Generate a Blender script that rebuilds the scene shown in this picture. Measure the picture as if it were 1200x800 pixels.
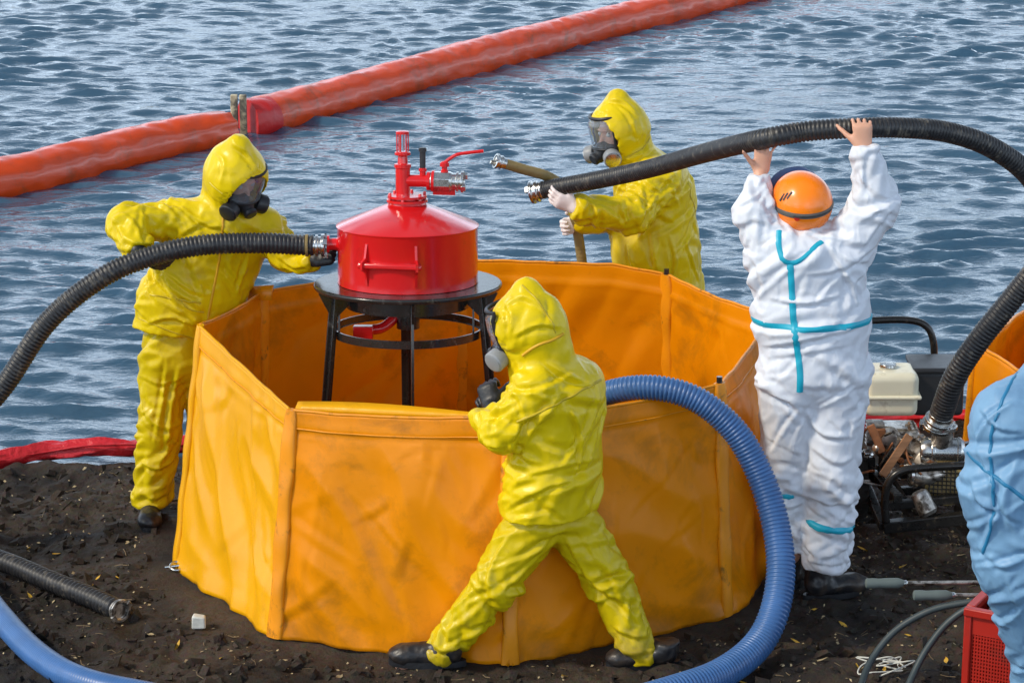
import bpy, math, random
import numpy as np
from mathutils import Vector, Matrix
from mathutils.bvhtree import BVHTree

random.seed(7); rng = np.random.default_rng(7)
scene = bpy.context.scene
for o in list(bpy.data.objects): bpy.data.objects.remove(o)
COL = scene.collection

# ------------------------------------------------------------------ camera
TH = math.radians(16.5); FPX = 3250.0; CH = 15*math.sin(TH)
cam_d = bpy.data.cameras.new('camera'); cam = bpy.data.objects.new('camera', cam_d); COL.objects.link(cam)
cam.location = (0, 0, CH); cam.rotation_euler = (math.pi/2-TH, 0, 0)
cam_d.sensor_width = 36; cam_d.lens = FPX/1200*36; cam_d.clip_end = 2000; cam_d.clip_start = .1
scene.camera = cam
# ------------------------------------------------------------------ world, sun, exposure
SUN_EL, SUN_ROT = math.radians(42), math.radians(-112)
w = bpy.data.worlds.new('World'); scene.world = w; w.use_nodes = True
wn = w.node_tree; bg = wn.nodes['Background']
sky = wn.nodes.new('ShaderNodeTexSky'); sky.sky_type = 'NISHITA'; sky.sun_disc = False
sky.sun_elevation = SUN_EL; sky.sun_rotation = SUN_ROT; sky.air_density = 1.0; sky.dust_density = 1.5; sky.ozone_density = 1.0
# broken bright cloud over the whole dome, mixed into the same sky
tcw = wn.nodes.new('ShaderNodeTexCoord'); mpw = wn.nodes.new('ShaderNodeMapping'); mpw.inputs['Scale'].default_value = (1, 1, 2.6); wn.links.new(tcw.outputs['Generated'], mpw.inputs[0])
cn = wn.nodes.new('ShaderNodeTexNoise'); cn.inputs['Scale'].default_value = 2.3; cn.inputs['Detail'].default_value = 7; cn.inputs['Roughness'].default_value = .55; wn.links.new(mpw.outputs[0], cn.inputs[0])
cr = wn.nodes.new('ShaderNodeMapRange'); cr.inputs['From Min'].default_value = .40; cr.inputs['From Max'].default_value = .62; cr.inputs['To Max'].default_value = .92; wn.links.new(cn.outputs['Fac'], cr.inputs[0])
cm = wn.nodes.new('ShaderNodeMix'); cm.data_type = 'RGBA'; wn.links.new(cr.outputs[0], cm.inputs['Factor']); wn.links.new(sky.outputs[0], cm.inputs['A']); sp_ = wn.nodes.new('ShaderNodeSeparateXYZ'); wn.links.new(tcw.outputs['Generated'], sp_.inputs[0])     # cloud banks stand brighter and denser low over the horizon
er = wn.nodes.new('ShaderNodeMapRange'); er.inputs['From Min'].default_value = .02; er.inputs['From Max'].default_value = .75; er.inputs['To Min'].default_value = 3.1; er.inputs['To Max'].default_value = .32; wn.links.new(sp_.outputs['Z'], er.inputs[0])
cc_ = wn.nodes.new('ShaderNodeVectorMath'); cc_.operation = 'SCALE'; cc_.inputs[0].default_value = (11.5, 13.8, 16.6); wn.links.new(er.outputs[0], cc_.inputs['Scale']); wn.links.new(cc_.outputs[0], cm.inputs['B'])
wn.links.new(cm.outputs['Result'], bg.inputs[0]); bg.inputs[1].default_value = 0.10
sd = bpy.data.lights.new('sun', 'SUN'); sd.energy = 3.3; sd.angle = math.radians(7); sd.color = (1, .90, .74)
so = bpy.data.objects.new('sun', sd); COL.objects.link(so)
sdir = Vector((math.sin(SUN_ROT)*math.cos(SUN_EL), math.cos(SUN_ROT)*math.cos(SUN_EL), math.sin(SUN_EL)))
so.rotation_euler = sdir.to_track_quat('Z', 'Y').to_euler(); so.location = sdir*30
scene.view_settings.view_transform = 'Standard'; scene.view_settings.look = 'None'
scene.view_settings.exposure = -0.12; scene.view_settings.gamma = 1
scene.render.engine = 'CYCLES'
scene.render.resolution_x = 1024; scene.render.resolution_y = 682

# ------------------------------------------------------------------ placing points: a photo pixel seen at a real depth
_c, _s = math.cos(TH), math.sin(TH)
def ray(px, py): return np.array([px-600.0, FPX*_c+(400-py)*_s, -FPX*_s+(400-py)*_c])
def G(px, py, z=0.0):
    d = ray(px, py); return np.array([0, 0, CH])+d*((z-CH)/d[2])
def A(px, py, Y):
    d = ray(px, py); return np.array([0, 0, CH])+d*(Y/d[1])

# ------------------------------------------------------------------ noise
_perm = rng.permutation(256); _perm = np.concatenate([_perm]*3)
_g = rng.normal(size=(256, 3)); _g /= np.linalg.norm(_g, axis=1)[:, None]; _g = _g.astype(np.float32)
def noise(P):
    P = np.asarray(P, dtype=np.float32); I = np.floor(P).astype(np.int64); f = P-I; u = f*f*f*(f*(f*6-15)+10); I &= 255
    r = 0
    for dx in (0, 1):
        wx = u[:, 0] if dx else 1-u[:, 0]
        for dy in (0, 1):
            wy = u[:, 1] if dy else 1-u[:, 1]
            for dz in (0, 1):
                wz = u[:, 2] if dz else 1-u[:, 2]
                h = _perm[_perm[_perm[I[:, 0]+dx]+I[:, 1]+dy]+I[:, 2]+dz]
                gr = _g[h]
                r = r+wx*wy*wz*(gr[:, 0]*(f[:, 0]-dx)+gr[:, 1]*(f[:, 1]-dy)+gr[:, 2]*(f[:, 2]-dz))
    return r*1.5
def fbm(P, o=4):
    r = 0; a = 1
    for k in range(o): r = r+a*noise(P*(2**k)+17.3*k); a *= .5
    return r

# ------------------------------------------------------------------ objects
ORG = {}
def tag(o, label=None, cat=None, group=None, kind=None):
    if label: o['label'] = label
    if cat: o['category'] = cat
    if group: o['group'] = group
    if kind: o['kind'] = kind
    return o
def thing(name, loc, label, cat, group=None):
    o = bpy.data.objects.new(name, None); o.empty_display_size = .1; COL.objects.link(o)
    o.location = loc; ORG[o.name] = np.array(loc, float); return tag(o, label, cat, group)
def mk(name, V, F, mat, parent=None, loc=None, smooth=35, bevel=0, solid=0):
    V = np.asarray(V, dtype=np.float64)
    if parent is not None: org = ORG[parent.name]
    else: org = np.array(loc if loc is not None else (0, 0, 0), float)
    me = bpy.data.meshes.new(name); me.from_pydata((V-org).tolist(), [], F if isinstance(F, list) else F.tolist()); me.update()
    if smooth:
        me.shade_smooth() if hasattr(me, 'shade_smooth') else None
        if smooth < 180: me.set_sharp_from_angle(angle=math.radians(smooth))
    mats = mat if isinstance(mat, (list, tuple)) else [mat]
    for m in mats: me.materials.append(m)
    o = bpy.data.objects.new(name, me); COL.objects.link(o)
    if parent is not None: o.parent = parent
    else: o.location = org
    ORG[o.name] = org
    if solid:
        s = o.modifiers.new('solid', 'SOLIDIFY'); s.thickness = solid; s.offset = 0
    if bevel:
        b = o.modifiers.new('bevel', 'BEVEL'); b.width = bevel; b.segments = 2; b.limit_method = 'ANGLE'; b.angle_limit = .6
    return o
def nz(v): v = np.asarray(v, float); return v/np.linalg.norm(v)
def frame(ax, hint=(0, 0, 1)):
    ax = nz(ax); h = np.asarray(hint, float)
    if abs(ax@h) > .95*np.linalg.norm(h): h = np.array([1.0, 0, 0])
    u = nz(np.cross(h, ax)); v = np.cross(ax, u); return u, v, ax
def spline(pts, n=12, step=None):
    P = np.asarray(pts, float); Q = np.vstack([2*P[0]-P[1], P, 2*P[-1]-P[-2]]); out = []
    for i in range(1, len(Q)-2):
        for k in range(n):
            t = k/n; a, b, c, d = Q[i-1], Q[i], Q[i+1], Q[i+2]
            out.append(.5*((2*b)+(c-a)*t+(2*a-5*b+4*c-d)*t*t+(3*b-a-3*c+d)*t**3))
    out.append(P[-1]); out = np.array(out)
    if step:
        L = np.concatenate([[0], np.cumsum(np.linalg.norm(np.diff(out[:, :3], axis=0), axis=1))])
        m = max(2, int(L[-1]/step)); s = np.linspace(0, L[-1], m+1)
        out = np.stack([np.interp(s, L, out[:, k]) for k in range(out.shape[1])], 1)
    return out
class MB:
    def __init__(s): s.V = []; s.F = []; s.M = []
    def add(s, V, F, m=0):
        n = len(s.V); s.V += [tuple(map(float, v)) for v in V]; s.F += [tuple(int(i)+n for i in f) for f in F]; s.M += [m]*len(F); return s
    def box(s, c, size, R=None, m=0):
        c = np.asarray(c, float); h = np.asarray(size, float)/2; R = np.eye(3) if R is None else R
        V = [c+R@(h*np.array(q)) for q in ((-1,-1,-1),(1,-1,-1),(1,1,-1),(-1,1,-1),(-1,-1,1),(1,-1,1),(1,1,1),(-1,1,1))]
        return s.add(V, [(0,3,2,1),(4,5,6,7),(0,1,5,4),(1,2,6,5),(2,3,7,6),(3,0,4,7)], m)
    def bar(s, a, b, wd, th, hint=(0, 0, 1), m=0):
        a = np.asarray(a, float); b = np.asarray(b, float); u, v, x = frame(b-a, hint)
        return s.box((a+b)/2, (wd, th, np.linalg.norm(b-a)), np.stack([u, v, x], 1), m)
    def tube(s, pts, r, seg=12, cap=True, rf=None, m=0, closed=False):
        P = np.asarray(pts, float)[:, :3]; n = len(P); T = np.gradient(P, axis=0)
        if closed: T = np.roll(P, -1, 0)-np.roll(P, 1, 0)
        T /= np.linalg.norm(T, axis=1)[:, None]
        u, v, _ = frame(T[0]); V = []; r = np.broadcast_to(np.asarray(r, float), (n,))
        ang = np.linspace(0, 2*np.pi, seg, endpoint=False)
        for i in range(n):
            u = nz(u-T[i]*(u@T[i])); v = np.cross(T[i], u)
            V += list(P[i]+r[i]*(np.outer(np.cos(ang), u)+np.outer(np.sin(ang), v)))
        F = [(i*seg+j, i*seg+(j+1) % seg, (i+1)*seg+(j+1) % seg, (i+1)*seg+j) for i in range(n-1) for j in range(seg)]
        if closed: F += [((n-1)*seg+j, (n-1)*seg+(j+1) % seg, (j+1) % seg, j) for j in range(seg)]
        elif cap: F += [tuple(range(seg))[::-1], tuple((n-1)*seg+j for j in range(seg))]
        return s.add(V, F, m)
    def lathe(s, c, prof, ax=(0, 0, 1), seg=32, m=0, cap=True, hint=(0, 1, 0)):
        c = np.asarray(c, float); u, v, x = frame(ax, hint); V = []; ang = np.linspace(0, 2*np.pi, seg, endpoint=False)
        for r, h in prof: V += list(c+x*h+r*(np.outer(np.cos(ang), u)+np.outer(np.sin(ang), v)))
        n = len(prof)
        F = [(i*seg+j, i*seg+(j+1) % seg, (i+1)*seg+(j+1) % seg, (i+1)*seg+j) for i in range(n-1) for j in range(seg)]
        if cap: F += [tuple(range(seg))[::-1], tuple((n-1)*seg+j for j in range(seg))]
        return s.add(V, F, m)
    def build(s, name, mat, parent=None, loc=None, **k):
        o = mk(name, s.V, s.F, mat, parent, loc, **k)
        if any(s.M): o.data.polygons.foreach_set('material_index', s.M)
        return o

# ------------------------------------------------------------------ materials
def mat(name, col, rough=.5, metal=0, spec=.5, var=.15, vscale=6, bump=0, bscale=30, dirt=None, dscale=4, damt=.5, drange=(.55, .7), coat=0, stretch=None, rvar=.1, transl=0, sss=0, trans=0, bump2=0, b2scale=200, ior=1.45, dz=None, ridge=0, rscale=7):
    m = bpy.data.materials.new(name); m.use_nodes = True; t = m.node_tree; N = t.nodes; L = t.links; b = N['Principled BSDF']
    tc = N.new('ShaderNodeTexCoord'); mp = N.new('ShaderNodeMapping'); L.new(tc.outputs['Object'], mp.inputs[0])
    if stretch: mp.inputs['Scale'].default_value = stretch
    def nt(sc, det=5, ro=.55, dist=0):
        n = N.new('ShaderNodeTexNoise'); n.inputs['Scale'].default_value = sc; n.inputs['Detail'].default_value = det
        n.inputs['Roughness'].default_value = ro; n.inputs['Distortion'].default_value = dist; L.new(mp.outputs[0], n.inputs[0]); return n
    n = nt(vscale); mr = N.new('ShaderNodeMapRange'); mr.inputs['From Min'].default_value = .3; mr.inputs['From Max'].default_value = .7
    mr.inputs['To Min'].default_value = 1-var; mr.inputs['To Max'].default_value = 1+var; L.new(n.outputs['Fac'], mr.inputs[0])
    sc = N.new('ShaderNodeVectorMath'); sc.operation = 'SCALE'; sc.inputs[0].default_value = col[:3]; L.new(mr.outputs[0], sc.inputs['Scale'])
    out = sc.outputs[0]
    if dirt:
        d = nt(dscale, 8, .68, .4); r = N.new('ShaderNodeMapRange'); r.inputs['From Min'].default_value = drange[0]; r.inputs['From Max'].default_value = drange[1]
        r.inputs['To Max'].default_value = damt; L.new(d.outputs['Fac'], r.inputs[0]); f = r.outputs[0]
        if dz:
            g = N.new('ShaderNodeNewGeometry'); sp = N.new('ShaderNodeSeparateXYZ'); L.new(g.outputs['Position'], sp.inputs[0])
            zr = N.new('ShaderNodeMapRange'); zr.inputs['From Min'].default_value = dz[0]; zr.inputs['From Max'].default_value = dz[1]
            zr.inputs['To Min'].default_value = dz[2]; zr.inputs['To Max'].default_value = 0
            L.new(sp.outputs['Z'], zr.inputs[0]); ad = N.new('ShaderNodeMath'); ad.operation = 'ADD'; L.new(d.outputs['Fac'], ad.inputs[0]); L.new(zr.outputs[0], ad.inputs[1]); L.new(ad.outputs[0], r.inputs[0])
        mx = N.new('ShaderNodeMix'); mx.data_type = 'RGBA'; L.new(f, mx.inputs['Factor']); L.new(out, mx.inputs['A']); mx.inputs['B'].default_value = (*dirt, 1); out = mx.outputs['Result']
    L.new(out, b.inputs['Base Color'])
    rr = N.new('ShaderNodeMapRange'); rr.inputs['To Min'].default_value = max(0, rough-rvar); rr.inputs['To Max'].default_value = min(1, rough+rvar); L.new(nt(vscale*2.7).outputs['Fac'], rr.inputs[0]); L.new(rr.outputs[0], b.inputs['Roughness'])
    b.inputs['Metallic'].default_value = metal; b.inputs['Specular IOR Level'].default_value = spec; b.inputs['Coat Weight'].default_value = coat; b.inputs['Coat Roughness'].default_value = .15
    b.inputs['IOR'].default_value = ior; b.inputs['Transmission Weight'].default_value = trans
    if sss: b.inputs['Subsurface Weight'].default_value = sss; b.inputs['Subsurface Scale'].default_value = .02; b.inputs['Subsurface Radius'].default_value = (1, .4, .2)
    nrm = None
    for amt, s_ in ((bump, bscale), (bump2, b2scale)):
        if amt:
            bp = N.new('ShaderNodeBump'); bp.inputs['Distance'].default_value = amt; L.new(nt(s_, 4, .6, .3).outputs['Fac'], bp.inputs['Height'])
            if nrm: L.new(nrm, bp.inputs['Normal'])
            nrm = bp.outputs[0]
    if ridge:
        for q, (rs, ra) in enumerate(((rscale, ridge), (rscale*2.3, ridge*.4))):
            rn = N.new('ShaderNodeTexNoise'); rn.noise_type = 'RIDGED_MULTIFRACTAL'; rn.inputs['Scale'].default_value = rs; rn.inputs['Detail'].default_value = 1.5; rn.inputs['Distortion'].default_value = .7
            if q: mp2 = N.new('ShaderNodeMapping'); mp2.inputs['Rotation'].default_value = (.6, .4, .9); mp2.inputs['Scale'].default_value = (1.3, 1, .55); L.new(tc.outputs['Object'], mp2.inputs[0]); L.new(mp2.outputs[0], rn.inputs[0])
            else: L.new(mp.outputs[0], rn.inputs[0])
            bp = N.new('ShaderNodeBump'); bp.inputs['Distance'].default_value = ra; L.new(rn.outputs['Fac'], bp.inputs['Height'])
            if nrm: L.new(nrm, bp.inputs['Normal'])
            nrm = bp.outputs[0]
    if nrm: L.new(nrm, b.inputs['Normal'])
    if transl:      # thin sheet lets a little light through
        tl = N.new('ShaderNodeBsdfTranslucent'); L.new(out, tl.inputs['Color']); ms = N.new('ShaderNodeMixShader'); ms.inputs[0].default_value = transl
        L.new(b.outputs[0], ms.inputs[1]); L.new(tl.outputs[0], ms.inputs[2]); L.new(ms.outputs[0], N['Material Output'].inputs[0])
    return m
YEL = (.68, .50, .003)
M = dict(
 yellow=mat('yellow_pvc', YEL, .34, var=.07, ridge=.006, rscale=7, bump2=.0005, b2scale=60, dirt=(.40, .27, .02), dscale=5, damt=.55, drange=(.58, .75), spec=.32),
 yellow_tr=mat('yellow_pvc_trousers', (.58, .43, .003), .34, var=.08, spec=.32, ridge=.006, rscale=7, bump2=.0005, b2scale=60, dirt=(.22, .15, .03), dscale=6, damt=.6, drange=(.6, .78), dz=(.0, .35, .16)),
 seam=mat('seam_orange', (.62, .34, .01), .45),
 seam_y=mat('seam_yellow', (.50, .36, .008), .4),
 white=mat('white_coverall', (.66, .69, .75), .5, var=.04, ridge=.006, rscale=11, bump2=.0004, b2scale=70, dirt=(.42, .33, .24), dscale=5, damt=.45, drange=(.6, .8), dz=(.0, .7, .13)),
 blue=mat('blue_coverall', (.16, .31, .48), .5, var=.08, ridge=.0045, rscale=8, bump2=.0004, b2scale=70, dirt=(.05, .12, .26), dscale=4, damt=.5, drange=(.52, .75)),  # second tone: darker blue in soft noise patches
 tape=mat('turquoise_tape', (.01, .36, .50), .4, var=.1),
 tape_d=mat('dark_turquoise_tape', (.02, .17, .33), .45, var=.1),
 skin=mat('skin', (.62, .33, .22), .5, var=.08, sss=.15, bump=.001, bscale=80),
 skin_g=mat('white_glove', (.78, .68, .66), .5, var=.08, bump=.002, bscale=60),
 rubber=mat('black_rubber', (.016, .017, .02), .42, var=.3, bump=.003, bscale=40),
 boot=mat('black_boot', (.014, .014, .016), .38, var=.3, bump=.003, bscale=30, dirt=(.07, .05, .035), dscale=9, damt=.7, dz=(0, .15, .12)),
 hair=mat('dark_hair', (.02, .014, .01), .6),
 pool=mat('orange_tarpaulin', (.84, .29, .0005), .36, transl=.22, var=.06, vscale=3, ridge=.006, rscale=2.6, bump2=.0008, b2scale=45, dirt=(.30, .11, .010), dscale=3.6, damt=.6, drange=(.52, .72), spec=.28, dz=(0, .35, .10)),
 pool_lit=mat('sunlit_tarpaulin', (.84, .40, .001), .32, transl=.15, var=.06, vscale=3, ridge=.006, rscale=2.6, bump2=.0008, b2scale=45, dirt=(.25, .11, .012), dscale=3.2, damt=.5, drange=(.58, .78)),  # lit copy of the orange sheet: sunlight put into the colour
 strap=mat('tarpaulin_welt', (.74, .26, .003), .4, var=.12, dirt=(.16, .07, .01), dscale=12, damt=.8, drange=(.55, .68)),
 red=mat('red_gloss_paint', (.62, .010, .012), .20, var=.05, coat=.6, bump=.001, bscale=12, dirt=(.22, .01, .01), dscale=7, damt=.4, drange=(.6, .75)),
 stand=mat('black_gloss_paint', (.018, .017, .016), .25, var=.3, vscale=10, coat=.3, dirt=(.16, .15, .13), dscale=14, damt=.6, drange=(.6, .7)),
 chrome=mat('worn_aluminium', (.60, .60, .58), .26, metal=1, var=.15, vscale=25, dirt=(.20, .18, .15), dscale=20, damt=.6, drange=(.55, .68)),
 steel=mat('engine_metal', (.55, .51, .46), .36, metal=.85, var=.3, vscale=25, dirt=(.05, .035, .025), dscale=22, damt=.9, drange=(.48, .6)),
 rust=mat('rusty_metal', (.30, .12, .05), .6, metal=.4, var=.4, vscale=25),
 hose=mat('black_hose', (.022, .022, .024), .42, var=.3, vscale=25, dirt=(.16, .14, .11), dscale=26, damt=.6, drange=(.54, .66)),
 bluehose=mat('blue_hose', (.045, .125, .31), .36, var=.12, vscale=8, dirt=(.12, .15, .28), dscale=14, damt=.4, drange=(.55, .75)),
 khaki=mat('khaki_hose', (.24, .17, .06), .55, var=.15, vscale=20, bump=.003, bscale=40),
 cable=mat('grey_green_cable', (.035, .05, .055), .5, var=.25, dirt=(.1, .09, .07), damt=.4),
 boom=mat('orange_boom_pvc', (.66, .060, .005), .22, var=.15, vscale=3, ridge=.006, rscale=3.0, dirt=(.22, .06, .02), dscale=4.5, damt=.8, drange=(.52, .72), spec=.6),
 boom_end=mat('dark_red_boom_end', (.50, .015, .012), .35, var=.1, bump=.01, bscale=9),
 shore=mat('red_boom_fabric', (.58, .02, .03), .42, var=.12, bump=.015, bscale=14, dirt=(.12, .03, .02), dscale=7, damt=.7, drange=(.58, .72)),
 wood=mat('brown_wood', (.30, .14, .06), .6, var=.3, vscale=8, stretch=(1, 1, 6)),
 grey_pole=mat('weathered_post', (.40, .34, .22), .6, var=.4, vscale=8, dirt=(.06, .05, .04), dscale=9, damt=.9, drange=(.45, .55)),
 helmet=mat('orange_helmet', (.95, .22, .006), .28, var=.03, coat=.3),
 helmet_d=mat('red_sticker', (.55, .02, .01), .4),
 grey=mat('grey_strap', (.10, .09, .08), .6, var=.2),
 lens=mat('visor_glass', (.86, .93, 1.0), .03, spec=.6, var=.02, rvar=.01, trans=.93, ior=1.35),
 visorblue=mat('blue_band', (.10, .15, .30), .3, var=.2),
 cream=mat('cream_tank', (.72, .68, .52), .34, var=.06, dirt=(.30, .22, .12), dscale=12, damt=.6, drange=(.56, .7)),
 plastic=mat('black_plastic', (.022, .022, .024), .4, var=.2, bump=.001, bscale=80),
 frame=mat('black_frame_paint', (.015, .014, .013), .28, var=.3, dirt=(.12, .09, .06), dscale=25, damt=.6, drange=(.57, .68)),
 tyre=mat('tyre_rubber', (.02, .018, .016), .75, var=.3, dirt=(.09, .06, .04), dscale=15, damt=.7),
 crate=mat('red_crate_plastic', (.36, .014, .006), .42, var=.08, dirt=(.10, .02, .01), dscale=8, damt=.6, drange=(.58, .7)),
 grip=mat('grey_green_grip', (.10, .125, .12), .6, var=.15),
 leaf=mat('yellow_leaf', (.55, .32, .03), .6, var=.3, vscale=40),
 leaf2=mat('pale_leaf', (.38, .30, .17), .7, var=.3, vscale=40),
 straw=mat('straw', (.16, .11, .055), .7, var=.4, vscale=20),
 rag=mat('pale_plastic', (.55, .55, .5), .5, var=.2, vscale=30),
 filt=mat('grey_filter', (.26, .27, .28), .45, var=.1),
)
# ------------------------------------------------------------------ implicit shapes -> one continuous surface (for bodies and clothing)
def cap(a, b, r1, r2=None, wd=None, k=1.0, cut=None):
    a = np.asarray(a, np.float32); b = np.asarray(b, np.float32); r2 = r1 if r2 is None else r2
    if wd is not None: wd = nz(wd).astype(np.float32)
    def f(P):
        Q = P-a; bb = b-a
        if wd is not None:
            Q = Q+np.outer(Q@wd, wd)*(1/k-1); bb = bb+wd*((bb@wd)*(1/k-1))
        t = np.clip((Q@bb)/max(1e-9, bb@bb), 0, 1)
        d = np.linalg.norm(Q-t[:, None]*bb, axis=1)-(r1+(r2-r1)*t)
        if cut is not None:
            for c, n in cut: d = np.maximum(d, (P-np.asarray(c, np.float32))@nz(n).astype(np.float32))
        return d
    m = max(r1, r2)*max(1, k); f.lo = np.minimum(a, b)-m; f.hi = np.maximum(a, b)+m; return f
def ball(c, rad, R=None):
    c = np.asarray(c, np.float32); rad = np.asarray(rad, np.float32)*np.ones(3, np.float32); R = (np.eye(3) if R is None else R).astype(np.float32)   # columns of R: the local axes
    def f(P):
        q = (P-c)@R/rad; l = np.linalg.norm(q, axis=1); return (l-1)*rad.min()*1.0
    m = rad.max(); f.lo = c-m; f.hi = c+m; return f
def smin(a, b, k):
    h = np.clip(.5+.5*(b-a)/k, 0, 1); return b*(1-h)+a*h-k*h*(1-h)
def union(fs, k=.03):
    def f(P):
        d = fs[0](P)
        for g in fs[1:]: d = smin(d, g(P), k)
        return d
    f.lo = np.min([g.lo for g in fs], 0); f.hi = np.max([g.hi for g in fs], 0); return f
def minus(f0, f1, k=.008):
    def f(P): return -smin(-f0(P), f1(P), k)
    f.lo, f.hi = f0.lo, f0.hi; return f
def clip(f0, cuts):
    def f(P):
        d = f0(P)
        for c, n in cuts: d = np.maximum(d, (P-np.asarray(c, np.float32))@nz(n).astype(np.float32))
        return d
    f.lo, f.hi = f0.lo, f0.hi; return f
def surf(f, h=.008, disp=None):
    lo = f.lo-4*h; hi = f.hi+4*h; C = 4
    nc = np.ceil((hi-lo)/(h*C)).astype(int)+1
    ax = [lo[i]+(np.arange(nc[i])+.5)*h*C-h*.5 for i in range(3)]
    Pc = np.stack(np.meshgrid(*ax, indexing='ij'), -1).reshape(-1, 3).astype(np.float32)
    dc = f(Pc).reshape(nc)
    D = np.repeat(np.repeat(np.repeat(dc, C, 0), C, 1), C, 2).astype(np.float32)
    near = np.argwhere(np.abs(dc) < h*C*1.9)
    off = np.stack(np.meshgrid(*[np.arange(C)]*3, indexing='ij'), -1).reshape(-1, 3)
    idx = (near[:, None, :]*C+off[None]).reshape(-1, 3)
    P = (lo+idx*h).astype(np.float32); D[idx[:, 0], idx[:, 1], idx[:, 2]] = f(P)
    S = D < 0
    corners = [(i, j, k) for i in (0, 1) for j in (0, 1) for k in (0, 1)]
    sh = tuple(n-1 for n in D.shape)
    def sub(X, c): return X[c[0]:c[0]+sh[0], c[1]:c[1]+sh[1], c[2]:c[2]+sh[2]]
    cnt = sum(sub(S, c).astype(np.int8) for c in corners)
    act = np.argwhere((cnt > 0) & (cnt < 8)); vid = -np.ones(sh, np.int64); vid[tuple(act.T)] = np.arange(len(act))
    acc = np.zeros((len(act), 3)); num = np.zeros(len(act))
    vals = {c: D[act[:, 0]+c[0], act[:, 1]+c[1], act[:, 2]+c[2]] for c in corners}
    for c in corners:
        for a in range(3):
            if c[a] == 0:
                e = list(c); e[a] = 1; e = tuple(e); v0, v1 = vals[c], vals[e]; m = (v0 < 0) != (v1 < 0)
                t = np.where(m, v0/np.where(m, v0-v1, 1), 0); p = np.tile(np.array(c, float), (len(act), 1)); p[:, a] += t
                acc[m] += p[m]; num[m] += 1
    V = lo+(act+acc/np.maximum(num, 1)[:, None])*h
    F = []
    for a in range(3):
        b, c = (a+1) % 3, (a+2) % 3
        S0 = S; sl0 = [slice(None)]*3; sl1 = [slice(None)]*3; sl0[a] = slice(0, -1); sl1[a] = slice(1, None)
        ch = np.argwhere(S0[tuple(sl0)] != S0[tuple(sl1)])
        ch = ch[(ch[:, b] > 0) & (ch[:, c] > 0) & (ch[:, b] < D.shape[b]-1) & (ch[:, c] < D.shape[c]-1)]
        ins = S0[tuple(ch.T)]
        def q(db, dcc):
            t = ch.copy(); t[:, b] += db; t[:, c] += dcc; return vid[tuple(t.T)]
        quad = np.stack([q(-1, -1), q(0, -1), q(0, 0), q(-1, 0)], 1)
        quad = np.where(ins[:, None], quad, quad[:, ::-1]); F.append(quad)
    F = np.concatenate(F); F = F[(F >= 0).all(1)]
    return relax(V, F, 2, .5), F
def edges_of(F):
    E = np.concatenate([F[:, [0, 1]], F[:, [1, 2]], F[:, [2, 3]], F[:, [3, 0]]]); return E
def relax(V, F, it, a):
    E = edges_of(F); n = len(V); deg = np.bincount(E[:, 0], minlength=n)+np.bincount(E[:, 1], minlength=n)
    for _ in range(it):
        s = np.stack([np.bincount(E[:, 0], V[E[:, 1], k], n)+np.bincount(E[:, 1], V[E[:, 0], k], n) for k in range(3)], 1)
        V = V+(s/np.maximum(deg, 1)[:, None]-V)*a
    return V
def normals(V, F):
    n = np.cross(V[F[:, 2]]-V[F[:, 0]], V[F[:, 3]]-V[F[:, 1]]); N = np.zeros_like(V)
    for j in range(4):
        for k in range(3): N[:, k] += np.bincount(F[:, j], n[:, k], len(V))
    return N/np.maximum(np.linalg.norm(N, axis=1), 1e-9)[:, None]
def crease(V, N0, H, pts, amp, w, both=True):
    """one tapering fold: a rounded ridge with a sharper valley beside it, along a line on the cloth"""
    P = np.asarray(pts, float); L = np.linalg.norm(np.diff(P, axis=0), axis=1).sum(); R = L/2+w*4; c = P.mean(0)
    idx = np.where(((V-c)**2).sum(1) < (R*1.15)**2)[0]
    if len(idx) == 0: return
    X = V[idx]; best = np.full(len(idx), 9.0); sg = np.zeros(len(idx)); tt = np.zeros(len(idx)); m = len(P)-1; Nn = N0[idx]
    for k in range(m):
        e = P[k+1]-P[k]; t = np.clip(((X-P[k])@e)/(e@e+1e-12), 0, 1); q = X-P[k]-t[:, None]*e; d = np.linalg.norm(q, axis=1); u = d < best
        side = np.sign((np.cross(np.broadcast_to(e, q.shape), q)*Nn).sum(1)); best[u] = d[u]; sg[u] = side[u]; tt[u] = (k+t[u])/m
    tap = np.sin(np.pi*np.clip(tt*.94+.03, 0, 1))**.7; ww = w*(.55+.45*tap); s = best*sg/ww
    prof = np.exp(-1.15*np.abs(s)**1.3)-(.8*np.exp(-((s+1.6)/.75)**2) if both else 0)
    H[idx] += amp*tap*prof*(best < ww*4)
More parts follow.
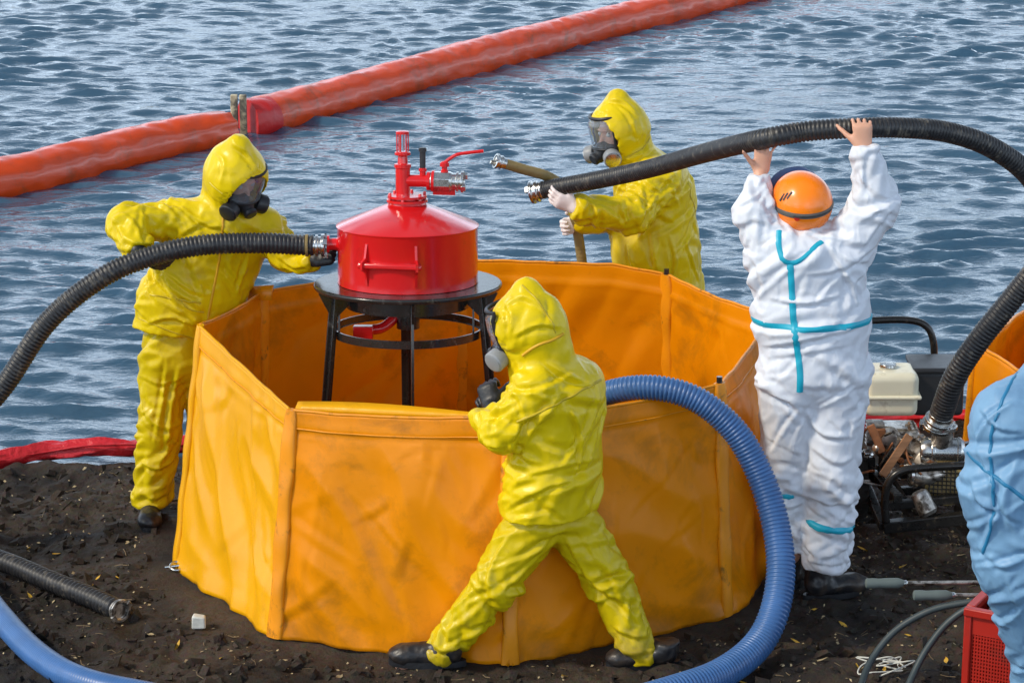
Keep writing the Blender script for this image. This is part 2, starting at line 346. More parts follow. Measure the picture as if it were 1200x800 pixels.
def folds(V, F, segs, seed=0, fine=.0, extra=(), gain=1.0):
    """cloth folds: many tapering creases around every limb, denser at its ends; segs = (a, b, size, density, _, tilt)"""
    N0 = normals(V, F); H = np.zeros(len(V)); B = BVHTree.FromPolygons(V.tolist(), F.tolist()); g = np.random.default_rng(seed+100)
    for k, (a, b, amp, fa, fp, sk) in enumerate(segs):
        a = np.asarray(a, float); b = np.asarray(b, float); L = np.linalg.norm(b-a); u, v, ax = frame(b-a, (.3, .2, 1))
        for c in range(int(fa*L*13*gain)+4):
            t = g.beta(.7, .7)*1.06-.03; th = g.uniform(0, 6.28); end = abs(2*t-1); ln = g.uniform(.08, .32)*(.7+.6*(L > .2)); al = (1 if g.random() < .5+.45*np.sign(sk)*min(1, abs(sk)*1.6) else -1)*g.normal(.55+.6*end, .28)
            pts = []; r0 = .11
            for s_ in np.linspace(-.5, .5, 6):
                h = t*L+s_*ln*math.cos(al); q = th+s_*ln*math.sin(al)/r0; d = u*math.cos(q)+v*math.sin(q)
                r = B.ray_cast(Vector(a+ax*h), Vector(d), .35)
                if r[0] is not None: pts.append(np.array(r[0])+g.normal(0, .003, 3))
            if len(pts) >= 3 and np.linalg.norm(pts[0]-pts[-1]) < .35:
                crease(V, N0, H, pts, amp*g.uniform(.25, .9), g.uniform(.007, .019)*(1+.3*(ln > .15)))
    for pp, amp, w in extra:
        pts = []
        P = spline([(x, y) for x, y in pp], 5)
        for x, y in P:
            r = B.ray_cast(Vector((0, 0, CH)), Vector(nz(ray(x, y))))
            if r[0] is not None: pts.append(np.array(r[0]))
        if len(pts) > 2: crease(V, N0, H, pts, amp, w)
    m = int(max(40, np.prod(np.ptp(V, axis=0)+.1)*520)); C_ = V[g.integers(0, len(V), m)]+g.normal(0, .02, (m, 3)); Wp = V+.02*np.stack([noise(V*9+k*7) for k in range(3)], 1)
    d2 = np.full(len(V), 9.0); d1 = np.full(len(V), 9.0)
    for c in C_:
        d = np.linalg.norm((Wp-c)*[1, 1, .7], axis=1); d2 = np.where(d < d1, d1, np.minimum(d2, d)); d1 = np.minimum(d1, d)
    cell = np.clip((d2-d1)/.035, 0, 1); H = H*1.1-(cell-.5)*.0045*np.clip(1+noise(V*5+seed)*1.6, .2, 1.8)
    H = np.tanh(H/.026)*.026+noise(V*13+seed)*.0022
    X = V+N0*H[:, None]; return relax(X, F, 1, .25)
# ------------------------------------------------------------------ hands: palm, four unequal fingers, thumb
def hand(w, d, n, t, curl=(.6, .7, .5), spread=.06, thumb=(.5, .5), r=1.0, sc=1.0, open_=()):
    """w wrist, d towards the knuckles, n palm normal (fingers close towards it), t towards the thumb"""
    d = nz(d); n = nz(np.asarray(n, float)-d*(np.asarray(n, float)@d)); t = np.cross(n, d)*(1 if np.cross(n, d)@np.asarray(t, float) > 0 else -1)
    w = np.asarray(w, float); fs = []
    kn = w+d*.088*sc
    palm = cap(w+d*.02*sc, kn-d*.008*sc, .0165*r*sc, .0175*r*sc, t, 2.15)
    for i, (off, L, rr) in enumerate(((.030, .072, .0092), (.0105, .080, .0096), (-.0095, .075, .0092), (-.0285, .060, .0080))):
        p = kn+t*off*sc; ang = 0; dd = nz(d+t*spread*(1.5-i)); cu = curl if i not in open_ else (.1, .1, .1)
        for j, fr in enumerate((.45, .31, .24)):
            ang += cu[j]+.04*i; v = dd*math.cos(ang)+n*math.sin(ang); q = p+v*L*fr*sc
            fs.append(cap(p, q, rr*r*sc*(1-.09*j), rr*r*sc*(.93-.09*j))); p = q
    p = w+d*.03*sc+t*.026*sc+n*.004; v0 = nz(d*.62+t*.72+n*.30)
    q = p+v0*.040*sc; fs.append(cap(p-v0*.012, q, .0145*r*sc, .0115*r*sc))
    v1 = nz(v0*math.cos(thumb[0])+nz(n+d*.3-t*.25)*math.sin(thumb[0])); q2 = q+v1*.030*sc; fs.append(cap(q, q2, .0108*r*sc, .0098*r*sc))
    v2 = nz(v1*math.cos(thumb[1])+nz(n-t*.3)*math.sin(thumb[1])); fs.append(cap(q2, q2+v2*.024*sc, .0098*r*sc, .0084*r*sc))
    return union([palm, union(fs, .0025)], .008)
def head(c, fwd, up=(0, 0, 1), s=1.0):
    fwd = nz(fwd); up = nz(np.asarray(up, float)-fwd*(np.asarray(up, float)@fwd)); rt = np.cross(fwd, up)
    R = np.stack([rt, fwd, up], 1); c = np.asarray(c, float); P = lambda x, y, z: c+R@np.array([x, y, z])*s
    f = union([ball(P(0, -.012, .03), (.076*s, .094*s, .088*s), R), ball(P(0, .03, -.035), (.058*s, .060*s, .072*s), R), ball(P(0, .062, -.082), (.030*s, .026*s, .024*s), R),
               ball(P(.038, .052, -.022), (.022*s, .02*s, .02*s), R), ball(P(-.038, .052, -.022), (.022*s, .02*s, .02*s), R)], .025)
    f = minus(f, ball(P(.032, .094, .004), .013*s), .014); f = minus(f, ball(P(-.032, .094, .004), .013*s), .014)
    f = union([f, cap(P(0, .086, .006), P(0, .108, -.032), .006*s, .0125*s), ball(P(0, .088, .026), (.045*s, .01*s, .008*s), R)], .010)
    f = union([f, ball(P(0, .089, -.058), (.022*s, .010*s, .006*s), R), ball(P(0, .087, -.068), (.018*s, .010*s, .006*s), R)], .004)
    f = union([f, ball(P(.078, -.012, -.002), (.008*s, .018*s, .030*s), R), ball(P(-.078, -.012, -.002), (.008*s, .018*s, .030*s), R)], .006)
    f = union([f, cap(P(0, -.03, -.05), P(0, -.04, -.16), .055*s, .058*s)], .03)
    return f, P, R
def smesh(name, f, mat_, parent, h=.008, segs=None, seed=0, fine=.0015, extra=(), smooth=180, rel=0):
    V, F = surf(f, h)
    if rel: V = relax(V, F, rel, .5)
    if segs: V = folds(V, F, segs, seed, fine, extra)
    o = mk(name, V, F, mat_, parent, smooth=smooth)
    if segs and h > .0095: m_ = o.modifiers.new('sub', 'SUBSURF'); m_.levels = m_.render_levels = 1
    o['_n'] = 0; del o['_n']; BV[o.name] = (V, F); return o
BV = {}
_bvh = {}
def bvh(o):
    if o.name not in _bvh: V, F = BV[o.name]; _bvh[o.name] = BVHTree.FromPolygons(V.tolist(), F.tolist())
    return _bvh[o.name]
def ribbon(o, hits, width, name, mt, off=.0045, closed=False, h2=.0015):
    """raised strip lying on garment o; hits = surface points with normals"""
    B = bvh(o); P = np.array([h[0] for h in hits]); n = len(P); mb = MB()
    for _ in range(6):
        P2 = P.copy(); P2[1:-1] = (P[:-2]+2*P[1:-1]+P[2:])/4
        if closed: P2 = (np.roll(P, 1, 0)+2*P+np.roll(P, -1, 0))/4
        P = P2
    T = np.roll(P, -1, 0)-np.roll(P, 1, 0) if closed else np.gradient(P, axis=0)
    rows = []
    for i in range(n):
        t = nz(T[i]+1e-9); N0 = np.array(hits[i][1]); s = nz(np.cross(t, N0)); row = []
        for q in (-.5, -.17, .17, .5):
            p = P[i]+s*q*width; r = B.find_nearest(Vector(p))
            nn = np.array(r[1]); nn = nn if nn@N0 > 0 else N0
            row.append(np.array(r[0])+N0*(off if abs(q) < .4 else off*.2))
        rows.append(row)
    V = [v for r in rows for v in r]; F = []
    for i in range(n if closed else n-1):
        for j in range(3):
            a = i*4+j; b = ((i+1) % n)*4+j; F.append((a, a+1, b+1, b))
    return mk(name, V, F, mt, o, smooth=180)

def px_strip(o, pts, width, name, mt, off=.0045, step=5):
    P = spline([(a, b) for a, b in pts], 10); L = np.concatenate([[0], np.cumsum(np.linalg.norm(np.diff(P, axis=0), axis=1))])
    s = np.arange(0, L[-1], step); X = np.interp(s, L, P[:, 0]); Y = np.interp(s, L, P[:, 1]); hits = []
    for x, y in zip(X, Y):
        d = nz(ray(x, y)); r = bvh(o).ray_cast(Vector((0, 0, CH)), Vector(d))
        if r[0] is not None:
            nn = np.array(r[1]); nn = nn if nn@d < 0 else -nn
            hits.append((np.array(r[0]), nn))
    if len(hits) > 2: return ribbon(o, hits, width, name, mt, off)
def ring_strip(o, c, axis, width, name, mt, n=64, off=.0045, arc=(0, 2*math.pi), reach=.6):
    u, v, x = frame(axis); hits = []; full = arc[1]-arc[0] > 6.2
    for a in np.linspace(arc[0], arc[1], n, endpoint=not full):
        d = u*math.cos(a)+v*math.sin(a); r = bvh(o).ray_cast(Vector(np.asarray(c)+d*reach), Vector(-d))
        if r[0] is not None: hits.append((np.array(r[0]), d))
    if len(hits) > 3: return ribbon(o, hits, width, name, mt, off, closed=full)

def boot(name, heel, fwd, parent, shaft=.2, tilt=0.0, s=1.0, mt=None):
    """short rubber boot: foot, shaft, sole"""
    fwd = np.asarray(fwd, float); fwd = nz(fwd); up0 = np.array([0, 0, 1.0]); rt = nz(np.cross(fwd, up0)); up = np.cross(rt, fwd); heel = np.asarray(heel, float)
    P = lambda x, y, z: heel+rt*x*s+fwd*y*s+up*z*s
    R = np.stack([rt, fwd, up], 1)
    f = union([cap(P(0, .03, .05), P(0, .19, .035), .044*s, .038*s, rt, 1.12), ball(P(0, .205, .035), (.047*s, .055*s, .032*s), R), cap(P(0, .03, .07), P(0, .02, .07+shaft), .047*s, .056*s)], .03)
    f = clip(f, [(P(0, 0, .0), -up), (P(0, 0, .05+shaft), up)])
    o = smesh(name, f, mt or M['boot'], parent, .007, [(P(0, 0, .05), P(0, .02, .05+shaft), .003, 14, 6, .2)], 3, .0005)
    mb = MB(); out = []
    for a in np.linspace(0, 2*np.pi, 28, endpoint=False):
        x = .047*math.sin(a)*(1+.12*math.cos(a)); y = .112-.138*math.cos(a); y = .112+.146*math.cos(a); x *= 1-.15*(math.cos(a) < -.3)
        out.append((x, y))
    V = [P(x*1.06, y, -.004) for x, y in out]+[P(x*1.06, y, .02) for x, y in out]; n = len(out)
    F = [tuple(range(n)), tuple(range(n, 2*n))[::-1]]+[(i, n+i, n+(i+1) % n, (i+1) % n) for i in range(n)]
    mk('sole', V, F, M['rubber'], o)
    return o
def half_mask(P, R, parent, side=None, s=1.0):
    """rubber half-face respirator with two round filters; P maps head coordinates to the world"""
    f = union([cap(P(0, .085, -.02), P(0, .105, -.055), .028*s, .036*s), cap(P(-.04, .07, -.055), P(.04, .07, -.055), .034*s), cap(P(0, .07, -.075), P(0, .085, -.09), .032*s)], .02)
    o = smesh('mask', f, M['rubber'], parent, .005)
    for sx in (-1, 1):
        c = P(sx*.062, .112, -.072); ax = nz(R@np.array([sx*.75, .62, -.25]))
        mb = MB().lathe(c-ax*.03, [(.020, 0), (.022, .018), (.040, .022), (.043, .028), (.043, .052), (.039, .057), (.033, .057)], ax, 24); o2 = mb.build('filter', M['rubber'], o)
        mb = MB().lathe(c+ax*.0262, [(.0325, 0), (.0325, .003), (.027, .0045), (.026, .002), (.014, .002), (.012, .0045), (.004, .0045)], ax, 24); mb.build('filter_cap', M['filt'], o)
    mb = MB()
    for sx in (-1, 1):
        mb.tube(spline([P(sx*.06, .08, -.05), P(sx*.083, .02, -.05), P(sx*.085, -.05, -.03), P(sx*.05, -.1, -.02)], 6), .005, 6)
        mb.tube(spline([P(sx*.05, .088, -.02), P(sx*.08, .03, .02), P(sx*.08, -.05, .05)], 6), .005, 6)
    mb.build('head_strap', M['grey'], o)
    mb = MB().lathe(P(0, .125, -.065), [(.022, 0), (.022, .012), (.018, .016), (.004, .016)], nz(R@np.array([0, .9, -.4])), 20); mb.build('exhale_valve', M['filt'], o)
    return o
def full_mask(P, R, parent, capm='chrome', s=1.0):
    """full-face respirator: big curved visor, rubber rim, low cup, two filters"""
    V = []; F = []; nu, nv = 17, 11
    for j in range(nv):
        z = -.052+.142*j/(nv-1)
        for i in range(nu):
            a = math.radians(-64+128*i/(nu-1)); rr = .098-.006*abs(j-5)/5
            V.append(P(rr*math.sin(a)*1.0, .036+rr*math.cos(a)*1.06-(.010 if j > 8 else 0), z))
    F = [(j*nu+i, j*nu+i+1, (j+1)*nu+i+1, (j+1)*nu+i) for j in range(nv-1) for i in range(nu-1)]
    rub = smesh('mask', union([cap(P(-.038, .075, -.075), P(.038, .075, -.075), .038), cap(P(0, .095, -.08), P(0, .125, -.09), .037, .03), cap(P(0, .1, -.05), P(0, .11, -.06), .03)], .02), M['rubber'], parent, .005)
    mk('visor', V, F, M['lens'], rub, smooth=180, solid=.003)
    mb = MB(); loop = [V[i] for i in range(nu)]+[V[j*nu+nu-1] for j in range(1, nv)]+[V[(nv-1)*nu+i] for i in range(nu-2, -1, -1)]+[V[j*nu] for j in range(nv-2, 0, -1)]
    mb.tube(loop, .008, 8, closed=True); mb.build('visor_frame', M['rubber'], rub)
    for sx in (-1, 1):
        c = P(sx*.07, .105, -.088); ax = nz(R@np.array([sx*.85, .45, -.2]))
        MB().lathe(c-ax*.03, [(.02, 0), (.022, .016), (.038, .02), (.042, .026), (.042, .062), (.038, .066)], ax, 24).build('filter', M['rubber' if capm == 'plastic' else 'filt'], rub)
        MB().lathe(c+ax*.036, [(.036, 0), (.036, .003), (.030, .005), (.004, .005)], ax, 24).build('filter_cap', M[capm], rub)
    MB().lathe(P(0, .145, -.09), [(.03, 0), (.03, .014), (.024, .02), (.004, .02)], nz(R@np.array([0, .95, -.3])), 20).build('exhale_valve', M['plastic'], rub)
    mb = MB()
    for sx in (-1, 1):
        for z0, z1 in ((.06, .07), (-.02, -.02)): mb.tube(spline([P(sx*.084, .05, z0), P(sx*.082, 0, z1), P(sx*.06, -.08, z1)], 6), .006, 6)
    mb.build('head_strap', M['grey'], rub)
    return rub
def eyes(P, parent):
    for sx in (-1, 1):
        MB().lathe(P(sx*.032, .076, .004), [(.0005, -.011), (.006, -.009), (.0105, -.004), (.0115, 0), (.0105, .004), (.006, .009), (.0005, .011)], P(0, 1, 0)-P(0, 0, 0), 14).build('eye', M['rag'], parent, smooth=180)
EX = dict(FJ=[[(602,508),(626,487),(649,479)],[(595,530),(602,508),(614,492)],[(583,604),(632,573),(700,555)],[(580,588),(604,566),(630,560)],[(612,558),(660,545),(700,537)],[(596,520),(615,535),(632,543)],[(565,512),(585,505),(600,490)],[(566,490),(584,480),(606,470)],[(560,502),(572,520),(590,524)],[(583,365),(614,347),(651,371)],[(600,395),(630,380),(655,383)],[(640,425),(665,440),(695,452)],[(600,455),(612,475),(616,500)],[(590,352),(600,372),(596,398)],[(664,470),(680,510),(676,560)]],
 FT=[[(651,626),(614,653),(559,672)],[(638,644),(589,690),(546,708)],[(556,690),(530,715),(505,730)],[(585,690),(540,730),(500,745)],[(600,625),(580,655),(570,690)],[(663,629),(693,678),(736,714)],[(675,620),(706,662),(728,690)],[(700,640),(724,690),(738,735)],[(720,735),(745,745),(770,742)],[(724,758),(748,764),(774,755)],[(705,690),(730,706),(748,730)],[(505,752),(520,760),(545,758)]],
 LJ=[[(168,230),(166,262),(182,278)],[(136,262),(152,282),(180,286)],[(196,230),(240,262),(260,266)],[(200,282),(232,262),(250,258)],[(180,306),(220,338),(244,346)],[(192,330),(236,362)],[(260,318),(284,354)],[(292,298),(276,346)],[(170,380),(200,372),(240,385)],[(330,270),(342,290),(360,296)],[(325,300),(345,312),(366,308)],[(142,240),(170,236),(200,246)],[(244,170),(262,190),(258,215)],[(272,168),(286,176),(300,196)]],
 LT=[[(165,440),(190,450),(215,440)],[(165,480),(190,500),(212,495)],[(163,540),(185,548),(205,538)],[(162,575),(182,583),(204,574)],[(196,420),(190,470),(180,520)],[(210,430),(200,480),(195,530)]],
 BJ=[[(784,206),(756,248),(724,262)],[(735,234),(742,256),(738,268)],[(724,238),(736,262)],[(773,237),(756,265),(751,280)],[(784,276),(791,304),(787,330)],[(763,276),(770,318)],[(801,276),(819,330)],[(728,190),(750,182),(775,165)],[(690,232),(700,250),(696,266)],[(676,232),(684,248),(680,258)],[(745,200),(765,220),(790,226)],[(735,285),(744,320)],[(722,120),(740,140),(748,170)],[(706,118),(728,118),(748,136)]],
 WJ=[[(1007,296),(1030,262),(1045,244)],[(985,300),(1015,306),(1030,290)],[(970,285),(996,330),(1004,360)],[(880,300),(895,330),(891,356)],[(944,322),(985,315),(1015,298)],[(895,405),(944,397),(1007,382)],[(900,418),(945,412),(1000,402)],[(1006,200),(1026,226),(1040,232)],[(1006,262),(1022,250),(1048,236)],[(868,262),(884,256),(902,262)],[(868,240),(884,232),(900,214)],[(943,478),(963,507),(1000,512)],[(940,474),(917,507),(904,530)],[(952,524),(980,541),(1000,535)],[(946,580),(975,592),(998,586)],[(943,640),(968,650),(992,642)],[(946,655),(980,660),(992,655)],[(900,460),(925,470),(940,484)],[(1008,450),(985,465),(950,482)],[(905,585),(925,592),(940,588)],[(905,350),(945,355),(985,345)],[(985,320),(1005,335),(1012,352)]],
 BB=[[(1140,500),(1160,560),(1198,640)],[(1198,520),(1170,600),(1150,640)],[(1190,470),(1160,490),(1142,520)],[(1145,640),(1175,662),(1198,655)],[(1165,575),(1180,600),(1198,612)],[(1137,560),(1152,590),(1180,600)],[(1180,680),(1190,700),(1198,730)],[(1190,540),(1176,570),(1182,620)],[(1150,480),(1170,500),(1198,505)]])
def ext(k, a=.013, w=.012): return [(p_, a*(.7+.3*(i % 3)), w*(.8+.25*(i % 2))) for i, p_ in enumerate(EX[k])]
CH_ = .0098
# ------------------------------------------------------------------ people
def body_mesh(root, J, hands, hd=None, h=.0075):
    """one continuous body (mostly inside the clothes): pelvis, chest, neck, head, arms, hands, legs"""
    wd = J['wd']; fs = [cap(J['pel'], J['chest'], .095, .105, wd, 1.35), cap(J['chest'], J['neck'], .09, .055, wd, 1.3)]
    for s in (0, 1):
        fs += [cap(J['neck'], J['sh'][s], .045, .042), cap(J['sh'][s], J['el'][s], .042, .036), cap(J['el'][s], J['wr'][s], .038, .026)]
        fs += [cap(J['hip'][s], J['kn'][s], .078, .052), cap(J['kn'][s], J['an'][s], .05, .036), cap(J['an'][s], J['toe'][s], .034, .026)]
    f = union(fs, .035)
    if hd: f = union([f, hd], .02)
    f = union([f]+hands, .012)
    return smesh('body', f, M['skin'], root, h, rel=1)
def hood(c, f_, up, rad, open_r, thick=.017, tipk=0.0, dn=.03):
    """outer cloth shell and the hollow for the face"""
    f_ = nz(f_); up = nz(np.asarray(up, float)-f_*(np.asarray(up, float)@f_)); rt = np.cross(f_, up); R = np.stack([rt, f_, up], 1); c = np.asarray(c, float)
    out = union([ball(c, rad, R), cap(c+R@np.array([0, -.030, rad[2]*.98]), c+R@np.array([0, -.05, -rad[2]*.8]), rad[0]*.36, rad[0]*.74)], .05)
    if tipk: out = union([out, cap(c+R@np.array([0, -.02, rad[2]*.4]), c+R@np.array([0, -.03, rad[2]*1.0+tipk]), rad[0]*.62, .050)], .05)
    inn = union([ball(c+f_*.004, np.array(rad)-thick, R), cap(c+f_*.05-up*dn, c+f_*.35-up*dn*1.6, open_r[0], open_r[0], up, open_r[1])], .02)
    return out, inn, R, c

# ---- man in yellow on the left, seen from the front, holding the black hose
def left_man():
    Y = 11.66; root = thing('person', (*G(190, 606)[:2], 0), 'person in yellow rain suit left of the pool, coupling black hose to red tank', 'person')
    p = lambda x, y, dy=0.0: A(x, y, Y+dy); fw = nz([.34, -.94, 0]); wd = nz([-.94, -.34, 0])
    J = dict(wd=wd, pel=p(212, 400), chest=p(250, 285), neck=p(268, 245, -.02), sh=[p(205, 252, -.06), p(312, 262, .02)], el=[p(147, 262, -.16), p(334, 298, -.03)], wr=[p(163, 296, -.30), p(368, 304, -.15)],
             hip=[p(196, 412), p(238, 416, .05)], kn=[p(187, 500, -.03), p(246, 500, .03)], an=[p(177, 590), p(248, 592, .12)], toe=[p(178, 604, -.12), p(256, 604, .0)])
    hc = p(277, 205, -.06); hf = nz([.55, -.62, -.46])
    hd, P, R = head(hc, hf, (-.05, 0, 1))
    h0 = lambda r: hand(p(163, 297, -.31), (.82, -.05, -.42), (.25, .9, .35), (.3, 0, .9), (.35, .5, .4), r=r)
    h1 = lambda r: hand(p(366, 304, -.16), (.9, -.2, .22), (-.1, -.75, .6), (.1, -.3, .9), (.7, .8, .5), r=r)
    body_mesh(root, J, [h0(.82), h1(.82)], hd); eyes(P, root)
    full_mask(P, R, root, 'plastic')
    smesh('glove', union([h0(1.12), cap(p(161, 293, -.305), p(163, 297, -.31), .034, .034)], .012), M['rubber'], root, .0055, fine=.0004, segs=[(J['wr'][0], J['wr'][0]+[.1, 0, 0], .001, 20, 8, 0)])
    smesh('glove', union([h1(1.12), cap(p(364, 304, -.145), p(368, 304, -.15), .034, .034)], .012), M['rubber'], root, .0055)
    # jacket with hood
    ho, hi, HR, c2 = hood(hc+hf*.020+np.array([-.012, .0, .010]), hf, (-.12, 0, 1), (.132, .152, .150), (.086, 1.2), tipk=.0, dn=.024)
    T = [cap(p(255, 285, .01), p(226, 345), .148, .150, wd, 1.60), cap(p(226, 345), p(205, 415, .02), .150, .165, wd, 1.42, cut=[(p(212, 400, -.2), nz([-.12, -.05, -1]))]),
         cap(p(270, 250, 0), p(260, 275), .085, .12, wd, 1.75), cap(p(270, 262), p(272, 236, -.02), .12, .10), cap(p(262, 258), p(210, 258, -.05), .105, .090), cap(p(265, 262), p(310, 268, .02), .105, .085)]
    S0 = [cap(p(208, 258, -.04), J['el'][0], .088, .078), cap(J['el'][0], p(166, 300, -.31), .076, .062, cut=[(p(165, 295, -.30), nz(J['wr'][0]-J['el'][0]))])]
    S1 = [cap(p(312, 268, .02), J['el'][1], .082, .070), cap(J['el'][1], p(376, 304, -.17), .066, .050, cut=[(J['wr'][1]+[.012, 0, 0], nz(J['wr'][1]-J['el'][1]))])]
    f = union([union(T, .05), union(S0, .03), union(S1, .03)], .03)
    f = minus(union([f, ho], .028), hi, .01)
    jk = smesh('jacket', f, M['yellow'], root, CH_, [(p(260, 255), p(226, 345), .016, 8, 9, -.5), (p(226, 345), p(208, 405), .013, 8, 9, .2), (J['sh'][0], J['el'][0], .013, 9, 3, .4), (J['el'][0], J['wr'][0], .012, 12, 4, .3),
         (J['sh'][1], J['el'][1], .013, 9, 4, .4), (J['el'][1], J['wr'][1], .014, 13, 4, .4), (hc-HR[:, 2]*.02, hc+HR[:, 2]*.1, .006, 8, 8, .3)], 1, extra=ext('LJ'))
    px_strip(jk, [(262, 246), (260, 280), (256, 310), (248, 350), (243, 378), (241, 400)], .012, 'zipper_flap', M['seam'], .004)
    px_strip(jk, [(176, 345), (205, 350), (240, 356)], .008, 'pocket_flap', M['seam_y'], .005); px_strip(jk, [(212, 352), (216, 362), (243, 366)], .006, 'pocket_flap', M['seam_y'], .005)
    px_strip(jk, [(162, 372), (200, 388), (240, 400)], .006, 'hem_seam', M['seam_y'], .003)
    px_strip(jk, [(246, 214), (255, 222), (262, 228)], .006, 'hood_seam', M['seam_y'], .004)
    f = union([cap(p(214, 392), p(215, 418), .12, .13, wd, 1.35), union([cap(J['hip'][0]+[0, 0, .03], J['kn'][0], .112, .094), cap(J['kn'][0], p(176, 600), .094, .088, cut=[(p(177, 590), (0, 0, -1))])], .03),
               union([cap(J['hip'][1]+[0, 0, .03], J['kn'][1], .112, .094), cap(J['kn'][1], p(248, 600, .1), .094, .088, cut=[(p(248, 590, .1), (0, 0, -1))])], .03)], .02)
    tr = smesh('trousers', f, M['yellow_tr'], root, CH_, [(J['hip'][0], J['kn'][0], .012, 6, 4, .5), (J['kn'][0], J['an'][0], .013, 9, 4, .6), (J['hip'][1], J['an'][1], .012, 7, 4, .5)], 9, extra=ext('LT'))
    boot('boot', (*p(177, 600, .03)[:2], .0), (.1, -1, 0), root, .16); boot('boot', (*p(250, 600, .14)[:2], .0), (.3, -1, 0), root, .16)

# ---- man in yellow in front of the pool, seen from behind, striding to the left
def front_man():
    Y = 9.97; root = thing('person.001', (*G(630, 790)[:2], 0), 'person in yellow rain suit striding left in front of the pool, back to the camera', 'person'); root.name = 'person'
    ORG[root.name] = np.array(root.location)
    p = lambda x, y, dy=0.0: A(x, y, Y+dy); fw = nz([-.78, .62, 0]); wd = nz([.62, .78, 0])
    J = dict(wd=wd, pel=p(642, 598), chest=p(652, 470), neck=p(640, 425), sh=[p(622, 452, -.10), p(672, 440, .16)], el=[p(588, 507, -.12), p(620, 500, .32)], wr=[p(576, 478, .09), p(585, 478, .25)],
             hip=[p(622, 608, -.04), p(668, 606, .04)], kn=[p(583, 680, -.05), p(714, 680, .04)], an=[p(513, 768), p(754, 772, .02)], toe=[p(470, 780, .0), p(722, 788, .03)])
    hc = p(614, 381, .0); hf = nz([-.84, .30, -.24]); hd, P, R = head(hc, hf, (-.25, 0, 1))
    h0 = lambda r: hand(p(577, 478, .08), (-.25, .5, .8), (.2, .9, 0), (.8, .2, .2), (.9, .9, .6), r=r)
    h1 = lambda r: hand(p(585, 478, .25), (-.6, -.3, .6), (-.2, -.9, 0), (0, 0, 1), (.9, .9, .6), r=r)
    body_mesh(root, J, [h0(.82), h1(.82)], hd); full_mask(P, R, root, 'filt')
    smesh('glove', union([h0(1.12), cap(p(577, 480, .06), p(577, 478, .08), .034)], .012), M['rubber'], root, .0055)
    smesh('glove', union([h1(1.12), cap(p(592, 484, .28), J['wr'][1], .042, .036)], .012), M['rubber'], root, .0055)
    ho, hi, HR, c2 = hood(hc+hf*.01+np.array([.024, 0, .0]), hf, (-.10, 0, 1), (.132, .150, .142), (.088, 1.15), tipk=.0, dn=.02)
    T = [cap(p(654, 470, .02), p(649, 545, .02), .158, .155, wd, 1.30), cap(p(649, 545, .02), p(641, 630, .02), .155, .182, wd, 1.28, cut=[(p(640, 625, -.25), nz([.0, -.0, -1]))]),
         cap(p(640, 432), p(655, 455, .02), .085, .140, wd, 1.35), cap(p(622, 418), p(642, 440), .090, .12), cap(p(642, 445), p(628, 458, -.10), .10, .092), cap(p(642, 445), p(675, 452, .15), .10, .095)]
    S0 = [cap(p(628, 458, -.10), J['el'][0], .092, .078), cap(J['el'][0], p(566, 484, .02), .076, .060, cut=[(p(566, 480, .03), (-.2, .35, .9))])]
    S1 = [cap(J['sh'][1], J['el'][1], .08, .07), cap(J['el'][1], J['wr'][1], .07, .06)]
    f = minus(union([union(T, .05), union(S0, .022), union(S1, .03), ho], .024), hi, .01)
    jk = smesh('jacket', f, M['yellow'], root, CH_, [(p(650, 440), p(650, 540, 0), .015, 8, 7, .3), (p(650, 540), p(642, 612), .017, 10, 5, .9), (J['sh'][0], J['el'][0], .015, 9, 4, .5), (J['el'][0], J['wr'][0], .012, 13, 4, .3),
         (hc-HR[:, 2]*.05, hc+HR[:, 2]*.1, .009, 9, 9, .3)], 21, extra=ext('FJ'))
    px_strip(jk, [(606, 494), (630, 484), (660, 469), (685, 455), (706, 444)], .010, 'yoke_flap', M['seam_y'], .005)
    px_strip(jk, [(660, 391), (650, 398), (630, 403), (612, 417)], .012, 'hood_collar', M['seam'], .006)
    px_strip(jk, [(580, 615), (610, 624), (650, 625), (698, 615)], .005, 'hem_seam', M['seam_y'], .003)
    px_strip(jk, [(612, 334), (630, 352), (645, 375), (652, 392)], .006, 'hood_seam', M['seam_y'], .003)
    f = union([union([cap(p(634, 600, -.02), J['kn'][0], .112, .086, wd, 1.08), cap(J['kn'][0], p(509, 774), .086, .062, cut=[(p(511, 771), nz(J['an'][0]-J['kn'][0]+[0, 0, -.15]))])], .03),
               union([cap(p(662, 600, .03), J['kn'][1], .112, .086), cap(J['kn'][1], p(756, 782), .085, .072, cut=[(p(754, 774), (.15, 0, -1))])], .03)], .03)
    smesh('trousers', f, M['yellow_tr'], root, CH_, [(J['hip'][0], J['kn'][0], .013, 7, 4, .6), (J['kn'][0], J['an'][0], .015, 9, 4, -.5), (J['hip'][1], J['kn'][1], .013, 7, 4, -.6), (J['kn'][1], J['an'][1], .015, 9, 4, .5)], 29, extra=ext('FT'))
    boot('boot', (*p(536, 785, -.02)[:2], .01), (-1, .12, -.02), root, .05, s=1.05); boot('boot', (*p(787, 788, .0)[:2], .0), (-1, -.06, 0), root, .05)

